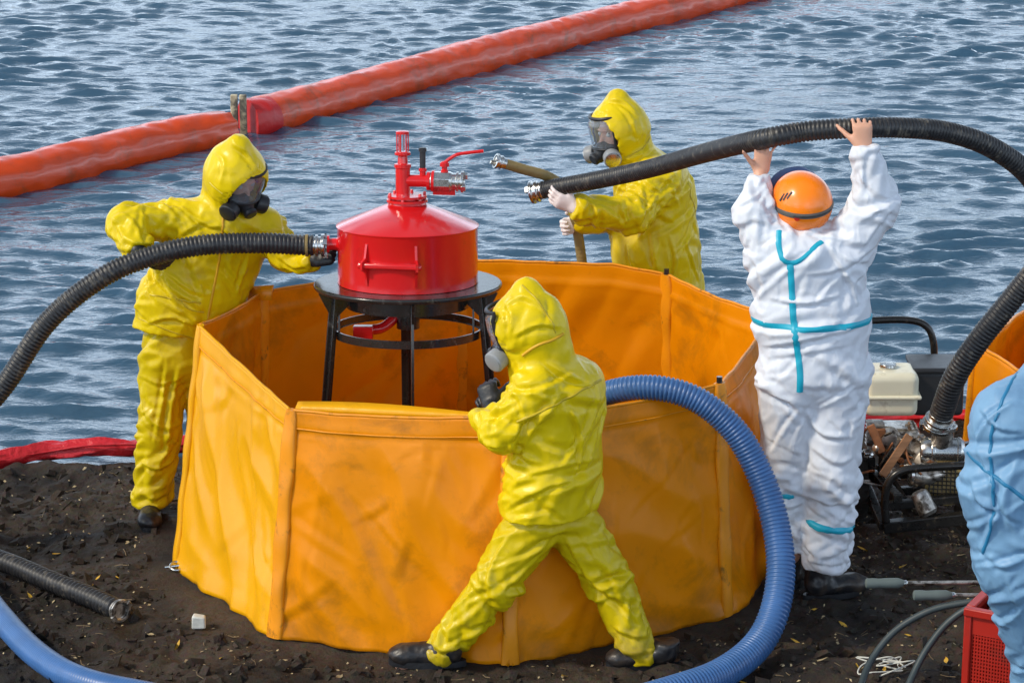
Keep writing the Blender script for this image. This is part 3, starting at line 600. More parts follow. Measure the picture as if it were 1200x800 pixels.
# ---- man in yellow behind the pool with the full-face mask
def back_man():
    Y = 12.8; root = thing('person.002', (*G(775, 545)[:2], 0), 'person in yellow rain suit behind the pool, visor mask, hose end in white gloves', 'person'); root.name = 'person'; ORG[root.name] = np.array(root.location)
    p = lambda x, y, dy=0.0: A(x, y, Y+dy); wd = nz([.22, .97, 0])
    gz = lambda x, dy: np.array([p(x, 500, dy)[0], Y+dy, .0])
    J = dict(wd=wd, pel=p(776, 345), chest=p(762, 225), neck=p(745, 182), sh=[p(766, 212, -.17), p(766, 205, .18)], el=[p(742, 254, -.32), p(735, 258, .12)], wr=[p(676, 243, -.42), p(682, 262, -.05)],
             hip=[p(778, 352, -.09), p(780, 352, .09)], kn=[p(770, 445, -.1), p(782, 445, .1)], an=[gz(780, -.1)+[0, 0, .1], gz(792, .1)+[0, 0, .1]], toe=[gz(755, -.1)+[0, 0, .04], gz(768, .1)+[0, 0, .04]])
    hc = p(724, 153, -.02); hf = nz([-.80, -.55, -.16]); hd, P, R = head(hc, hf, (-.12, 0, 1), 1.02)
    h0 = lambda r: hand(p(675, 243, -.42), (-.90, 0, .36), (-.0, .9, .4), (.2, 0, .9), (.30, .5, .5), r=r, thumb=(.3, .3))
    h1 = lambda r: hand(p(683, 262, -.05), (-.9, -.2, -.1), (-.2, -.9, 0), (0, 0, 1), (.9, 1., .6), r=r)
    body_mesh(root, J, [h0(.82), h1(.82)], hd); eyes(P, root); full_mask(P, R, root)
    smesh('glove', union([h0(1.15), cap(p(690, 246, -.40), p(675, 243, -.42), .038, .034)], .012), M['skin_g'], root, .0055)
    smesh('glove', union([h1(1.15), cap(p(690, 262, 0), p(683, 262, -.05), .038, .034)], .012), M['skin_g'], root, .0055)
    ho, hi, HR, c2 = hood(hc+hf*.018+np.array([.02, .0, .006]), hf, (-.22, 0, 1), (.130, .154, .150), (.090, 1.15), tipk=.0, dn=.02)
    T = [cap(p(768, 232, .0), p(768, 290), .188, .20, wd, 1.18), cap(p(768, 290), p(778, 400), .20, .225, wd, 1.15, cut=[(p(778, 385), (0, 0, -1))]),
         cap(p(745, 190), p(765, 215), .10, .165, wd, 1.22), cap(p(733, 178), p(748, 200), .10, .12), cap(p(752, 205), p(769, 214, -.14), .11, .105), cap(p(752, 205), p(766, 208, .16), .11, .10)]
    S0 = [cap(p(770, 215, -.15), J['el'][0], .098, .082), cap(J['el'][0], p(665, 242, -.43), .080, .058, cut=[(p(671, 243, -.42), nz(J['wr'][0]-J['el'][0]))])]
    S1 = [cap(J['sh'][1], J['el'][1], .09, .07), cap(J['el'][1], J['wr'][1], .066, .052)]
    f = minus(union([union(T, .05), union(S0, .022), union(S1, .03), ho], .024), hi, .01)
    jk = smesh('jacket', f, M['yellow'], root, CH_, [(p(760, 200), p(768, 290, 0), .017, 9, 8, .3), (p(768, 290), p(778, 390), .018, 8, 10, -.4), (J['sh'][0], J['el'][0], .015, 9, 4, .5), (J['el'][0], J['wr'][0], .014, 12, 4, .4),
         (hc-HR[:, 2]*.05, hc+HR[:, 2]*.1, .010, 9, 9, .3)], 41, extra=ext('BJ'))
    px_strip(jk, [(806, 215), (818, 262), (832, 325)], .007, 'side_seam', M['seam_y'], .003); px_strip(jk, [(764, 158), (752, 176), (735, 184)], .010, 'hood_collar', M['seam_y'], .004)
    f = union([cap(J['pel'], J['pel']-[0, 0, .08], .12, .13, wd, 1.3)]+[cap(J['hip'][i]+[0, 0, .03], J['kn'][i], .115, .095) for i in (0, 1)]+[cap(J['kn'][i], J['an'][i], .095, .085) for i in (0, 1)], .02)
    smesh('trousers', f, M['yellow_tr'], root, .012)
    for i in (0, 1): boot('boot', J['an'][i]-[-.03, 0, .1], (-1, -.1, 0), root, .14)

# ---- man in the white coverall, arms raised under the hose
def coverall_tapes(): pass
def white_man():
    Y = 10.66; root = thing('person.003', (*G(955, 703)[:2], 0), 'person in white coverall and orange helmet lifting the black hose overhead with both hands', 'person'); root.name = 'person'; ORG[root.name] = np.array(root.location)
    p = lambda x, y, dy=0.0: A(x, y, Y+dy); wd = nz([1, .12, 0])
    J = dict(wd=wd, pel=p(953, 425), chest=p(946, 315), neck=p(940, 275, .02), sh=[p(900, 290, .0), p(985, 288, .02)], el=[p(884, 248, .02), p(1028, 238, .0)], wr=[p(891, 205, .08), p(1011, 174, -.04)],
             hip=[p(926, 440, -.02), p(978, 440, .0)], kn=[p(922, 550, .02), p(973, 560, -.02)], an=[p(926, 648, .1), p(958, 676, .03)], toe=[p(925, 690, .22), p(976, 700, .10)])
    hc = p(938, 243, .06); hf = nz([-.28, .90, .18]); hd, P, R = head(hc, hf, (-.1, 0, 1), 1.0)
    h0 = hand(p(891, 205, .09), (.12, .10, .95), (.1, -.9, .1), (-.9, 0, .2), (.30, .45, .5), spread=.20, thumb=(.1, .1), sc=1.0)
    h1 = hand(p(1011, 176, -.045), (-.03, .08, .98), (0, .95, .05), (-1, 0, .1), (.95, .75, .5), spread=.12, thumb=(.1, .2), sc=1.08)
    body_mesh(root, J, [h0, h1], hd)
    # hair under the helmet rim
    smesh('hair', clip(ball(hc+np.array([0, -.012, 0])+R[:, 2]*.02, (.083, .100, .098), R), [(hc+R[:, 2]*-.07, -R[:, 2]), (hc+R[:, 1]*.01, R[:, 1])]), M['hair'], root, .006)
    # coverall
    T = [cap(p(947, 312, .01), p(951, 372), .140, .142, wd, 1.62), cap(p(951, 372), p(955, 430, -.01), .146, .158, wd, 1.42), cap(p(940, 285, .02), p(943, 305, .01), .10, .125, wd, 1.75)]
    S0 = [cap(p(903, 296), J['el'][0], .102, .078), cap(J['el'][0], p(891, 200, .09), .076, .040, cut=[(p(891, 202, .09), (0, 0, 1))])]
    S1 = [cap(p(985, 298), p(1026, 240, .0), .108, .092), cap(p(1026, 240), p(1011, 165, -.05), .088, .048, cut=[(p(1012, 170, -.05), nz([-.05, 0, 1]))])]
    Lg = [cap(p(928, 440, -.01), J['kn'][0], .142, .100), cap(J['kn'][0], p(925, 655, .08), .100, .080, cut=[(p(925, 640, .08), (0, 0, -1))])]
    Rg = [cap(p(978, 440, .0), J['kn'][1], .142, .112), cap(J['kn'][1], p(966, 680, .0), .112, .094, cut=[(p(967, 664, .0), (0, 0, -1))])]
    hoodf = union([cap(p(915, 285, -.07), p(972, 288, -.06), .038, .040), cap(p(925, 300, -.11), p(955, 300, -.11), .032)], .04)
    f = union([union(T, .06), union(S0, .03), union(S1, .03), union([union(Lg, .03), union(Rg, .03)], .018), hoodf], .035)
    cv = smesh('coverall', f, M['white'], root, CH_, [(p(943, 290), p(951, 372), .013, 9, 5, .5), (p(951, 372), p(955, 440), .014, 12, 3, .2), (J['sh'][0], J['el'][0], .013, 9, 4, .4), (J['el'][0], J['wr'][0], .012, 11, 5, .3),
         (J['sh'][1], J['el'][1], .014, 9, 4, .4), (J['el'][1], J['wr'][1], .014, 10, 5, .3), (J['hip'][0], J['kn'][0], .012, 7, 4, .6), (J['kn'][0], J['an'][0], .014, 14, 3, .2), (J['hip'][1], J['kn'][1], .012, 7, 4, -.6), (J['kn'][1], J['an'][1], .016, 15, 3, -.2)], 61, extra=ext('WJ'))
    px_strip(cv, [(926, 310), (928, 340), (930, 379), (935, 415), (938, 440), (937, 462)], .026, 'tape', M['tape'])
    ring_strip(cv, p(951, 372), (.0, .0, 1), .026, 'tape', M['tape'], 72)
    px_strip(cv, [(913, 270), (912, 288), (916, 303), (924, 311), (940, 305), (952, 292), (966, 281)], .022, 'tape', M['tape'])
    ring_strip(cv, p(925, 573, .03), (.06, 0, 1), .026, 'tape', M['tape'], 40, reach=.135, off=.008)
    ring_strip(cv, p(967, 609, -.01), (.22, 0, 1), .026, 'tape', M['tape'], 40, reach=.155, off=.008)
    px_strip(cv, [(890, 198), (889, 204), (888, 211)], .012, 'tape', M['tape'])
    boot('boot', (*p(925, 690, .10)[:2], .0), (.12, 1, 0), root, .26); boot('boot', (*p(950, 700, .0)[:2], .0), (.90, .36, 0), root, .23, s=1.04)
    # helmet: a thing worn on the head
    H = lambda x, y, z: hc+R@np.array([x, y, z])
    hr = thing('helmet', H(0, 0, .02), 'orange climbing helmet with goggles worn by the person in white coverall', 'helmet')
    sh = clip(minus(ball(H(0, -.012, .028), (.120, .138, .124), R), ball(H(0, -.012, .018), (.107, .126, .115), R), .004), [(H(0, -.05, -.052), nz(-R[:, 2]+R[:, 1]*.25))])
    shell = smesh('shell', sh, M['helmet'], hr, .0045)
    for i, a in enumerate((.30, .52, .74, .96)):     # vent slots on the upper left
        v = H(0, -.012, .028)+R@(np.array([-math.sin(a+.25)*.108, -.132*math.cos(a)*.55, .118*(.64-.05*i)]))
        r = bvh(shell).find_nearest(Vector(v)); n = np.array(r[1]); q = np.array(r[0])
        MB().bar(q-R[:, 2]*.014-R[:, 0]*.010, q+R[:, 2]*.014+R[:, 0]*.010, .007, .004, n).build('vent', M['rubber'], hr)
    u = H(0, -.012, .03); hits = []
    for a in np.linspace(0, 2*np.pi, 60, endpoint=False):
        d = R[:, 0]*math.cos(a)+R[:, 1]*math.sin(a); r = bvh(shell).ray_cast(Vector(u+d*.3), Vector(-d))
        if r[0] is not None: hits.append((np.array(r[0]), d))
    ribbon(shell, hits, .022, 'goggle_strap', M['grey'], .004, closed=True)
    hb = [h for h in hits if h[1]@R[:, 1] < -.75]; ribbon(shell, hb, .008, 'strap_clip', M['rubber'], .008)
    r = bvh(shell).ray_cast(Vector(A(934, 256, Y-1)), Vector(nz(ray(934, 256)))); 
    if r[0] is not None: MB().lathe(np.array(r[0]), [(.011, -.002), (.011, .0025), (.004, .0025)], np.array(r[1]), 16).build('sticker', M['helmet_d'], hr)
    ga = spline([A(x, y, Y+.06+dy) for x, y, dy in ((903, 243, .0), (902, 226, .03), (908, 210, .06), (922, 201, .09), (940, 199, .10), (954, 206, .11))], 4); V = []; m = len(ga)
    for q in (-.034, -.012, .012, .034):
        for k, x in enumerate(ga): V.append(x+(R[:, 1]*.35+R[:, 2]*.2)*q*1.2+nz(x-hc)*(.012-abs(q)*.5))
    F = [(j*m+i, j*m+i+1, (j+1)*m+i+1, (j+1)*m+i) for j in range(3) for i in range(m-1)]
    mk('goggles', V, F, M['visorblue'], hr, smooth=180, solid=.006)
    MB().tube(spline([H(-.088, -.02, -.03), H(-.085, .02, -.08), H(-.03, .06, -.12)], 6), .006, 6).build('chin_strap', M['grey'], hr)

# ---- bent figure in the blue coverall at the right edge
def blue_man():
    Y = 9.0; p = lambda x, y, dy=0.0: A(x, y, Y+dy); fx = p(1235, 900)
    root = thing('person.004', (fx[0], Y, 0), 'person in blue coverall with dark tape, cut off by the right edge', 'person'); root.name = 'person'; ORG[root.name] = np.array(root.location)
    wd = nz([.92, .4, 0]); gz = lambda x, dy: np.array([p(x, 700, dy)[0], Y+dy, 0.0])
    J = dict(wd=wd, pel=p(1208, 650), chest=p(1205, 505), neck=p(1228, 450, .05), sh=[p(1175, 490, .05), p(1238, 480, .15)], el=[p(1225, 560, .25), p(1268, 560, .2)], wr=[p(1250, 600, .4), p(1270, 600, .45)],
             hip=[p(1195, 670, -.03), p(1232, 670, .06)], kn=[p(1222, 790, .12), p(1258, 800, .1)], an=[gz(1205, .05)+[0, 0, .1], gz(1265, .1)+[0, 0, .1]], toe=[gz(1215, .22)+[0, 0, .04], gz(1275, .27)+[0, 0, .04]])
    hc = p(1252, 412, .12); hf = nz([.55, .6, -.55]); hd, P, R = head(hc, hf, (0, 0, 1))
    h0 = hand(J['wr'][0], (.3, .7, -.5), (.2, -.3, -.9), (1, 0, 0)); h1 = hand(J['wr'][1], (.3, .7, -.5), (.2, -.3, -.9), (-1, 0, 0))
    body_mesh(root, J, [h0, h1], hd, .01)
    ho, hi, HR, c2 = hood(hc, hf, (0, 0, 1), (.12, .14, .145), (.072, 1.3))
    T = [cap(p(1200, 495), p(1196, 570), .150, .165, wd, 1.30), cap(p(1196, 570), p(1204, 650), .165, .165, wd, 1.22), cap(p(1225, 458, .04), p(1205, 485, .0), .10, .15, wd, 1.2)]
    S = [cap(J['sh'][0], J['el'][0], .085, .07), cap(J['el'][0], J['wr'][0], .07, .055), cap(J['sh'][1], J['el'][1], .085, .07), cap(J['el'][1], J['wr'][1], .07, .055)]
    L = [cap(J['hip'][i], J['kn'][i], .130, .10) for i in (0, 1)]+[cap(J['kn'][i], J['an'][i], .10, .085) for i in (0, 1)]
    f = minus(union([union(T, .05), union(S, .03), union(L, .03), ho], .035), hi, .01)
    cv = smesh('coverall', f, M['blue'], root, CH_, [(J['chest'], p(1196, 570), .020, 8, 6, .7), (p(1196, 570), J['pel'], .022, 8, 5, .8), (J['hip'][0], J['kn'][0], .017, 6, 5, .7)], 77, extra=ext('BB'))
    px_strip(cv, [(1192, 437), (1178, 462), (1166, 492), (1160, 520), (1163, 560), (1164, 600), (1158, 630), (1150, 652)], .012, 'tape', M['tape_d'])
    px_strip(cv, [(1134, 530), (1148, 545), (1168, 560), (1185, 572), (1205, 588)], .014, 'tape', M['tape_d'])
    for i in (0, 1): boot('boot', J['an'][i]-[0, .02, .1], (.2, 1, 0), root, .15)
# ------------------------------------------------------------------ ground, water
WZ = -.07
def shore(x): return 12.80+.19*np.asarray(x)+.05*np.sin(np.asarray(x)*2.1)
def terr(x, y, detail=True):
    x = np.asarray(x, float); y = np.asarray(y, float); s = shore(x)-y
    P = np.stack([x, y, np.zeros_like(x)], 1)
    fl = np.clip(1-np.hypot((x+.2)/1.75, (y-11.25)/1.5), 0, .3)/.3            # trodden flat under the pool
    lum = fbm(P*2.2, 3)*.036*(1-fl*.9)
    h = lum-.006
    if detail:
        near = (x*x < 12) & (y > 8.6) & (y < 13.6); n = np.zeros_like(h)
        Q = P[near]; e = fbm(Q*7+3, 4)*.026; r = 1-np.abs(noise(Q*16+9)*2); c = np.clip(r, 0, 1)**2*.009+np.clip(noise(Q*34)*1.2, 0, 1)*.007
        n[near] = e+c; h = h+n*(1-fl*.8)
    h = np.where(s < .12, h*np.clip(s/.12+.5, 0, 1)-np.clip(.12-s, 0, 9)*.35, h)
    return np.maximum(h, -1.5-.0*x)
def gridmesh(xs, ys, zf, name, mt, kind='structure'):
    X, Y = np.meshgrid(xs, ys); V = np.stack([X.ravel(), Y.ravel(), np.zeros(X.size)], 1); V[:, 2] = zf(V[:, 0], V[:, 1])
    nx = len(xs); i, j = np.meshgrid(np.arange(nx-1), np.arange(len(ys)-1)); a = (j*nx+i).ravel()
    F = np.stack([a, a+1, a+nx+1, a+nx], 1); o = mk(name, V, F, mt, smooth=180); o['kind'] = kind; return o
def graded(a, b, fine, lo, hi, g=1.25):
    c = list(np.arange(a, b, fine)); s = fine; v = c[-1]
    while v < hi: s *= g; v += s; c.append(v)
    s = fine; v = c[0]; l = []
    while v > lo: s *= g; v -= s; l.append(v)
    return np.array(l[::-1]+c)
def soil():
    m = bpy.data.materials.new('dark_soil'); m.use_nodes = True; t = m.node_tree; N = t.nodes; L = t.links; b = N['Principled BSDF']
    tc = N.new('ShaderNodeTexCoord')
    def nt(s, d=6, r=.6):
        n = N.new('ShaderNodeTexNoise'); n.inputs['Scale'].default_value = s; n.inputs['Detail'].default_value = d; n.inputs['Roughness'].default_value = r; L.new(tc.outputs['Object'], n.inputs[0]); return n
    a = nt(1.3, 8, .65); c = N.new('ShaderNodeValToRGB'); L.new(a.outputs['Fac'], c.inputs[0]); e = c.color_ramp.elements
    e[0].position = .38; e[0].color = (.010, .0075, .006, 1); e[1].position = .66; e[1].color = (.062, .043, .028, 1)
    f = nt(45, 6, .7); mx = N.new('ShaderNodeMix'); mx.data_type = 'RGBA'; mx.blend_type = 'OVERLAY'; mx.inputs['Factor'].default_value = .9; L.new(c.outputs[0], mx.inputs['A']); L.new(f.outputs['Color'], mx.inputs['B'])
    v = N.new('ShaderNodeTexVoronoi'); v.inputs['Scale'].default_value = 55; L.new(tc.outputs['Object'], v.inputs[0]); vr = N.new('ShaderNodeMapRange'); vr.inputs['From Min'].default_value = .10; vr.inputs['From Max'].default_value = .04; L.new(v.outputs['Distance'], vr.inputs[0])
    k = nt(4); km = N.new('ShaderNodeMapRange'); km.inputs['From Min'].default_value = .5; km.inputs['From Max'].default_value = .62; L.new(k.outputs['Fac'], km.inputs[0]); mu = N.new('ShaderNodeMath'); mu.operation = 'MULTIPLY'; L.new(vr.outputs[0], mu.inputs[0]); L.new(km.outputs[0], mu.inputs[1])
    m2 = N.new('ShaderNodeMix'); m2.data_type = 'RGBA'; L.new(mu.outputs[0], m2.inputs['Factor']); L.new(mx.outputs['Result'], m2.inputs['A']); m2.inputs['B'].default_value = (.12, .09, .06, 1)
    L.new(m2.outputs['Result'], b.inputs['Base Color']); b.inputs['Roughness'].default_value = .78; b.inputs['Specular IOR Level'].default_value = .35
    bp = N.new('ShaderNodeBump'); bp.inputs['Distance'].default_value = .02; bp.inputs['Strength'].default_value = .8; L.new(nt(38, 6, .7).outputs['Fac'], bp.inputs['Height']); L.new(bp.outputs[0], b.inputs['Normal']); return m
M['soil'] = soil()
gridmesh(graded(-3.1, 3.3, .019, -60, 60), graded(9.2, 13.5, .017, -40, 60), terr, 'ground', M['soil'])
# ---- water: a real rippled surface, waves run towards the bank
WV = []
for k in range(80):
    lam = .075*(5.0 ** rng.random()); th = rng.normal(.10, .34); amp = lam*.0068*(1.2 if .14 < lam < .4 else .8)
    kk = 2*np.pi/lam; WV.append((kk*math.sin(th), kk*math.cos(th), amp, rng.random()*6.28))
def waves(x, y):
    x = np.asarray(x, float); y = np.asarray(y, float); q = np.stack([x*.5, y*.5, 0*x], 1); wx = noise(q*1.7)*.25; wy = noise(q*1.7+40)*.25
    env = .85+.8*noise(np.stack([x*.33, y*.28, 0*x+5], 1))+.35*noise(np.stack([x*1.1, y*1.0, 0*x+9], 1)); h = 0
    for a, b, c, p in WV:
        h = h+c*np.sin(a*(x+wx)+b*(y+wy)+p)
    d = np.clip((52-y)/20, 0, 1)*np.clip(1-(np.abs(x)-9)/6, 0, 1)
    h = h*np.clip(env, .3, 1.6)*d
    return WZ+h+.25*np.abs(h)
def water():
    m = bpy.data.materials.new('river_water'); m.use_nodes = True; t = m.node_tree; N = t.nodes; L = t.links; b = N['Principled BSDF']
    b.inputs['Base Color'].default_value = (.030, .080, .135, 1); b.inputs['Roughness'].default_value = .06; b.inputs['IOR'].default_value = 1.52; b.inputs['Specular IOR Level'].default_value = .75
    tc = N.new('ShaderNodeTexCoord'); mp = N.new('ShaderNodeMapping'); mp.inputs['Scale'].default_value = (.6, 1.4, 1); L.new(tc.outputs['Object'], mp.inputs[0]); nrm = None
    for s, dist in ((16, .008), (45, .002)):
        n = N.new('ShaderNodeTexNoise'); n.inputs['Scale'].default_value = s; n.inputs['Detail'].default_value = 3; n.inputs['Distortion'].default_value = .5; L.new(mp.outputs[0], n.inputs[0])
        bp = N.new('ShaderNodeBump'); bp.inputs['Distance'].default_value = dist; L.new(n.outputs['Fac'], bp.inputs['Height'])
        if nrm: L.new(nrm, bp.inputs['Normal'])
        nrm = bp.outputs[0]
    L.new(nrm, b.inputs['Normal']); return m
M['water'] = water()
ys = [11.9]; 
while ys[-1] < 30: ys.append(ys[-1]+.019*(ys[-1]/12.5))
while ys[-1] < 900: ys.append(ys[-1]+.03*(ys[-1]/12.5)*(1.18**(len(ys)-800) if len(ys) > 800 else 1))
ys = np.array(ys)
gridmesh(graded(-6.0, 6.2, .026, -500, 500, 1.3), ys, waves, 'water', M['water'])

# ------------------------------------------------------------------ hoses
def hose(name, pts, r, label, cat, mt, pitch=.014, rib=.0035, seg=16, rf=None, parent=None, spiral=False, group=None):
    P = spline([np.append(q, 0)[:3] for q in pts], 14); L = np.linalg.norm(np.diff(P, axis=0), axis=1).sum(); n = int(L/pitch)*4
    s = np.concatenate([[0], np.cumsum(np.linalg.norm(np.diff(P, axis=0), axis=1))]); t = np.linspace(0, s[-1], n+1); Q = np.stack([np.interp(t, s, P[:, k]) for k in range(3)], 1)
    # smooth the linear resampling
    for _ in range(6): Q[1:-1] = (Q[:-2]+2*Q[1:-1]+Q[2:])/4
    rr = (np.interp(np.linspace(0, 1, n+1), np.linspace(0, 1, len(rf)), rf) if rf else r)+rib*np.array([0, .8, 1, .8])[np.arange(n+1) % 4]-rib*.5
    root = thing(name, Q[n//2]*[1, 1, 0], label, cat, group) if parent is None else parent
    MB().tube(Q, rr, seg).build('hose_tube', mt, root, smooth=180); return root, Q
def coupling(parent, c, ax, r, mt, lugs=2, L=.06, name='coupling', hint=(0, 0, 1)):
    ax = nz(ax); mb = MB(); mb.lathe(c, [(r*1.02, 0), (r*1.02, L*.35), (r*1.25, L*.38), (r*1.25, L*.55), (r*1.05, L*.58), (r*1.05, L*.75), (r*1.35, L*.78), (r*1.35, L), (r*1.0, L*1.02), (r*.95, L*.7), (r*.05, L*.68)], ax, 28)
    o = mb.build(name, mt, parent, bevel=.001); u, v, x = frame(ax, hint)
    for k in range(lugs):
        a = 2*np.pi*k/lugs+.5; d = u*math.cos(a)+v*math.sin(a); w_ = np.cross(x, d)
        MB().box(c+x*L*1.05+d*r*1.2, (r*.55, r*.7, L*.35), np.stack([d, w_, x], 1)).build('lug', mt, o, bevel=.0015)
    return o
def clampring(parent, c, ax, r, mt=None):
    u, v, x = frame(ax); a = np.linspace(0, 2*np.pi, 24, endpoint=False)
    mb = MB().lathe(c, [(r, -.006), (r+.0025, -.006), (r+.0025, .006), (r, .006)], ax, 28, cap=False); mb.box(c+u*(r+.006), (.014, .018, .014), np.stack([u, v, x], 1)); return mb.build('hose_clamp', mt or M['chrome'], parent)
# ------------------------------------------------------------------ the folding octagonal pool
rim_px = [(235, 381, 1.03), (342, 480, .92), (597, 489, .97), (843, 449, .96), (903, 368, .97), (781, 322, .97), (540, 305, .97), (309, 342, 1.0)]
RIM = np.array([G(*q) for q in rim_px])
BASE = np.array([G(207, 661), G(322, 746), G(598, 778), G(852, 721), G(908, 672), (0, 0, 0), (0, 0, 0), (0, 0, 0)]); cen = np.array([-.17, 11.36, 0])
for i in (5, 6, 7): d = RIM[i]*[1, 1, 0]-cen; BASE[i] = cen+d*1.03
BASE[4] = [1.19, 11.20, 0]
def pts_unique(p_): return [q for i, q in enumerate(p_) if i == 0 or np.linalg.norm(q-p_[i-1]) > 1e-4]
def collapsible_pool():
    root = thing('containment_pool', cen*[1, 1, 0], 'large yellow-orange folding octagonal tarpaulin pool standing on the bank', 'containment pool')
    nu, nv = 84, 66
    for k in range(8):
        i, j = k, (k+1) % 8; U, W = np.meshgrid(np.linspace(0, 1, nu), np.linspace(0, 1, nv)); u = U.ravel(); w_ = W.ravel()
        bot = np.outer(1-u, BASE[i])+np.outer(u, BASE[j]); top = np.outer(1-u, RIM[i])+np.outer(u, RIM[j])
        sag = {1: .012, 2: .02, 5: -.0, 0: .0, 4: .02, 3: .015, 6: .0, 7: .015}[k]
        top[:, 2] -= sag*np.sin(np.pi*u)
        if k == 5: top[:, 2] += .03*np.interp(u, [0, .26, 1], [0, 1, 0])
        V = bot*(1-w_)[:, None]+top*w_[:, None]; e = BASE[j]-BASE[i]; n = nz([e[1], -e[0], 0]); n = n if n@(BASE[i]-cen) > 0 else -n
        edge = np.minimum(u, 1-u)*2; m = np.clip(edge*3, 0, 1)*np.clip((1-w_)*5, .15, 1)
        q = np.stack([u*1.6+9*k, w_*1.1+.5*u, 0*u+k*3.3], 1)
        drape = np.clip(1-np.abs(noise(np.stack([u*3.2+w_*.9+5*k, w_*.8+k, 0*u+2], 1))*2.6), -.3, 1)
        diag = np.clip(1-np.abs(noise(np.stack([(u+w_*.8)*3+3*k, (w_-u*.6)*1.2, 0*u+k], 1))*3), -.2, 1)
        A_ = {0: .034, 7: .02}.get(k, .018)
        d = (fbm(q*1.3, 2)*.024+drape*A_*(.6+.4*w_)+diag*.016)*m
        bulge = .03*np.sin(np.pi*u)*np.sin(np.pi*np.clip(w_, 0, 1))*(1 if k in (1, 2, 3) else -.3)
        pinch = -.008*np.exp(-edge*14)*np.sin(w_*40+fbm(q*5, 2)*4)*(1-w_)
        # hem fold lines: a turned-over band along the top, crumpled bottom edge
        hem = .006*np.clip((w_-.915)/.012, 0, 1)-.004*np.exp(-((w_-.905)/.012)**2)
        foot = .012*np.clip(1-w_*12, 0, 1)*(1+noise(np.stack([u*9+k, 0*u, 0*u], 1)))
        V = V+np.outer(d+bulge+pinch+hem+foot, n)
        Hc = np.zeros(len(V)); Nc = np.broadcast_to(n, V.shape)
        for c_ in range(26 if k < 4 else 10):        # stiff sheet: long tapering creases
            uc, wc, al, ln = rng.random(), rng.random()*.95, rng.normal(1.2, .55)*(1 if rng.random() < .6 else -1), rng.uniform(.12, .5)
            pt = []
            for s_ in np.linspace(-.5, .5, 5):
                uu, ww_ = np.clip(uc+s_*ln*math.cos(al), .02, .98), np.clip(wc+s_*ln*math.sin(al)*1.1, .01, .90); ii = int(round(ww_*(nv-1)))*nu+int(round(uu*(nu-1))); pt.append(V[ii])
            if np.linalg.norm(pt[0]-pt[-1]) > .06: crease(V, Nc, Hc, pts_unique(pt), rng.uniform(.0015, .0055), rng.uniform(.012, .03))
        V = V+Nc*Hc[:, None]
        V[:, 2] += np.where(w_ > .99, .004*noise(np.stack([u*7+k*5, 0*u, 0*u], 1)), 0)+(1-w_)**8*.006*noise(np.stack([u*12+k, 0*u+3, 0*u], 1))
        a = np.arange(nu*nv).reshape(nv, nu); F = np.stack([a[:-1, :-1].ravel(), a[:-1, 1:].ravel(), a[1:, 1:].ravel(), a[1:, :-1].ravel()], 1)
        wp = mk('wall_panel', V, F, M['pool_lit'] if k == 0 else M['pool'], root, smooth=180, solid=.006)
        if k == 0: wp['label'] = 'wall panel at the left end, coloured as sunlit'
        # welt along the top edge and a stitched line under the hem
        te = V.reshape(nv, nu, 3)[-1][1:-1]; MB().tube(te, .0065, 8).build('rim_welt', M['strap'] if k != 0 else M['pool_lit'], wp, smooth=180)
        se = V.reshape(nv, nu, 3)[-6]+n*.003
        st = se[1:-1]; MB().tube(st, .0035, 5).build('hem_seam', M['strap'], wp, smooth=180)
    for k in range(8):                    # pole pockets at the corners
        out = nz((BASE[k]-cen)*[1, 1, 0]); t = np.linspace(0, 1, 30); ln = BASE[k][None]*(1-t[:, None])+RIM[k][None]*t[:, None]; s = nz(np.cross(out, [0, 0, 1]))
        V = []; a = np.linspace(0, 2*np.pi, 14, endpoint=False)
        for q, tt in zip(ln, t):
            hw = .034+.004*math.sin(tt*17+k)-.008*(tt > .97); dp = .017+.003*math.sin(tt*29+k*2)
            for b in a: V.append(q+s*hw*math.copysign(abs(math.cos(b))**.7, math.cos(b))+out*dp*math.copysign(abs(math.sin(b))**.8, math.sin(b))+[0, 0, .002])
        F = [(i*14+j, i*14+(j+1) % 14, (i+1)*14+(j+1) % 14, (i+1)*14+j) for i in range(29) for j in range(14)]+[tuple(range(14))[::-1], tuple(29*14+j for j in range(14))]
        cp = mk('corner_pocket', V, F, M['strap'] if k not in (0, ) else M['pool_lit'], root, smooth=60)
        if k in (3, 5, 7):
            tp = RIM[k]; MB().tube([tp+[0, 0, -.03], tp+[0, 0, .028]], .012, 10).build('pole_end', M['stand'], cp)
    fl = [cen+(b-cen)*.985+[0, 0, .022] for b in BASE]; V = [tuple(cen+[0, 0, .022])]+[tuple(v) for v in fl]; mk('floor_sheet', V, [(0, i+1, (i+1) % 8+1) for i in range(8)], M['pool'], root)
    # turned-over inner flap on the front wall and folded flap at the back left corner
    V = []; n = 30
    for i in range(n):
        t = i/(n-1); q = RIM[1]*(1-t)+RIM[2]*t; q = q+[0, 0, -.012*math.sin(math.pi*t)]; inn = nz((cen-q)*[1, 1, 0]); hh = .045*max(0, math.sin(math.pi*min(1, .12+t*1.05)))+.002
        V += [q+inn*.012+[0, 0, -.012], q+inn*(.02+.02*(1-t))+[0, 0, .012+hh*.55], q+inn*.05+[0, 0, -.01]]
    F = [(i*3+j, i*3+j+1, i*3+j+4, i*3+j+3) for i in range(n-1) for j in range(2)]; mk('inner_flap', V, F, M['pool_lit'], root, smooth=180, solid=.004)
    a, b = A(289, 336, RIM[7][1]+.02), A(320, 334, RIM[7][1]-.05)
    V = [a, b, A(318, 352, RIM[7][1]-.07), A(291, 352, RIM[7][1])]; mk('folded_flap', V, [(0, 1, 2, 3)], M['strap'], root, solid=.012)
collapsible_pool()

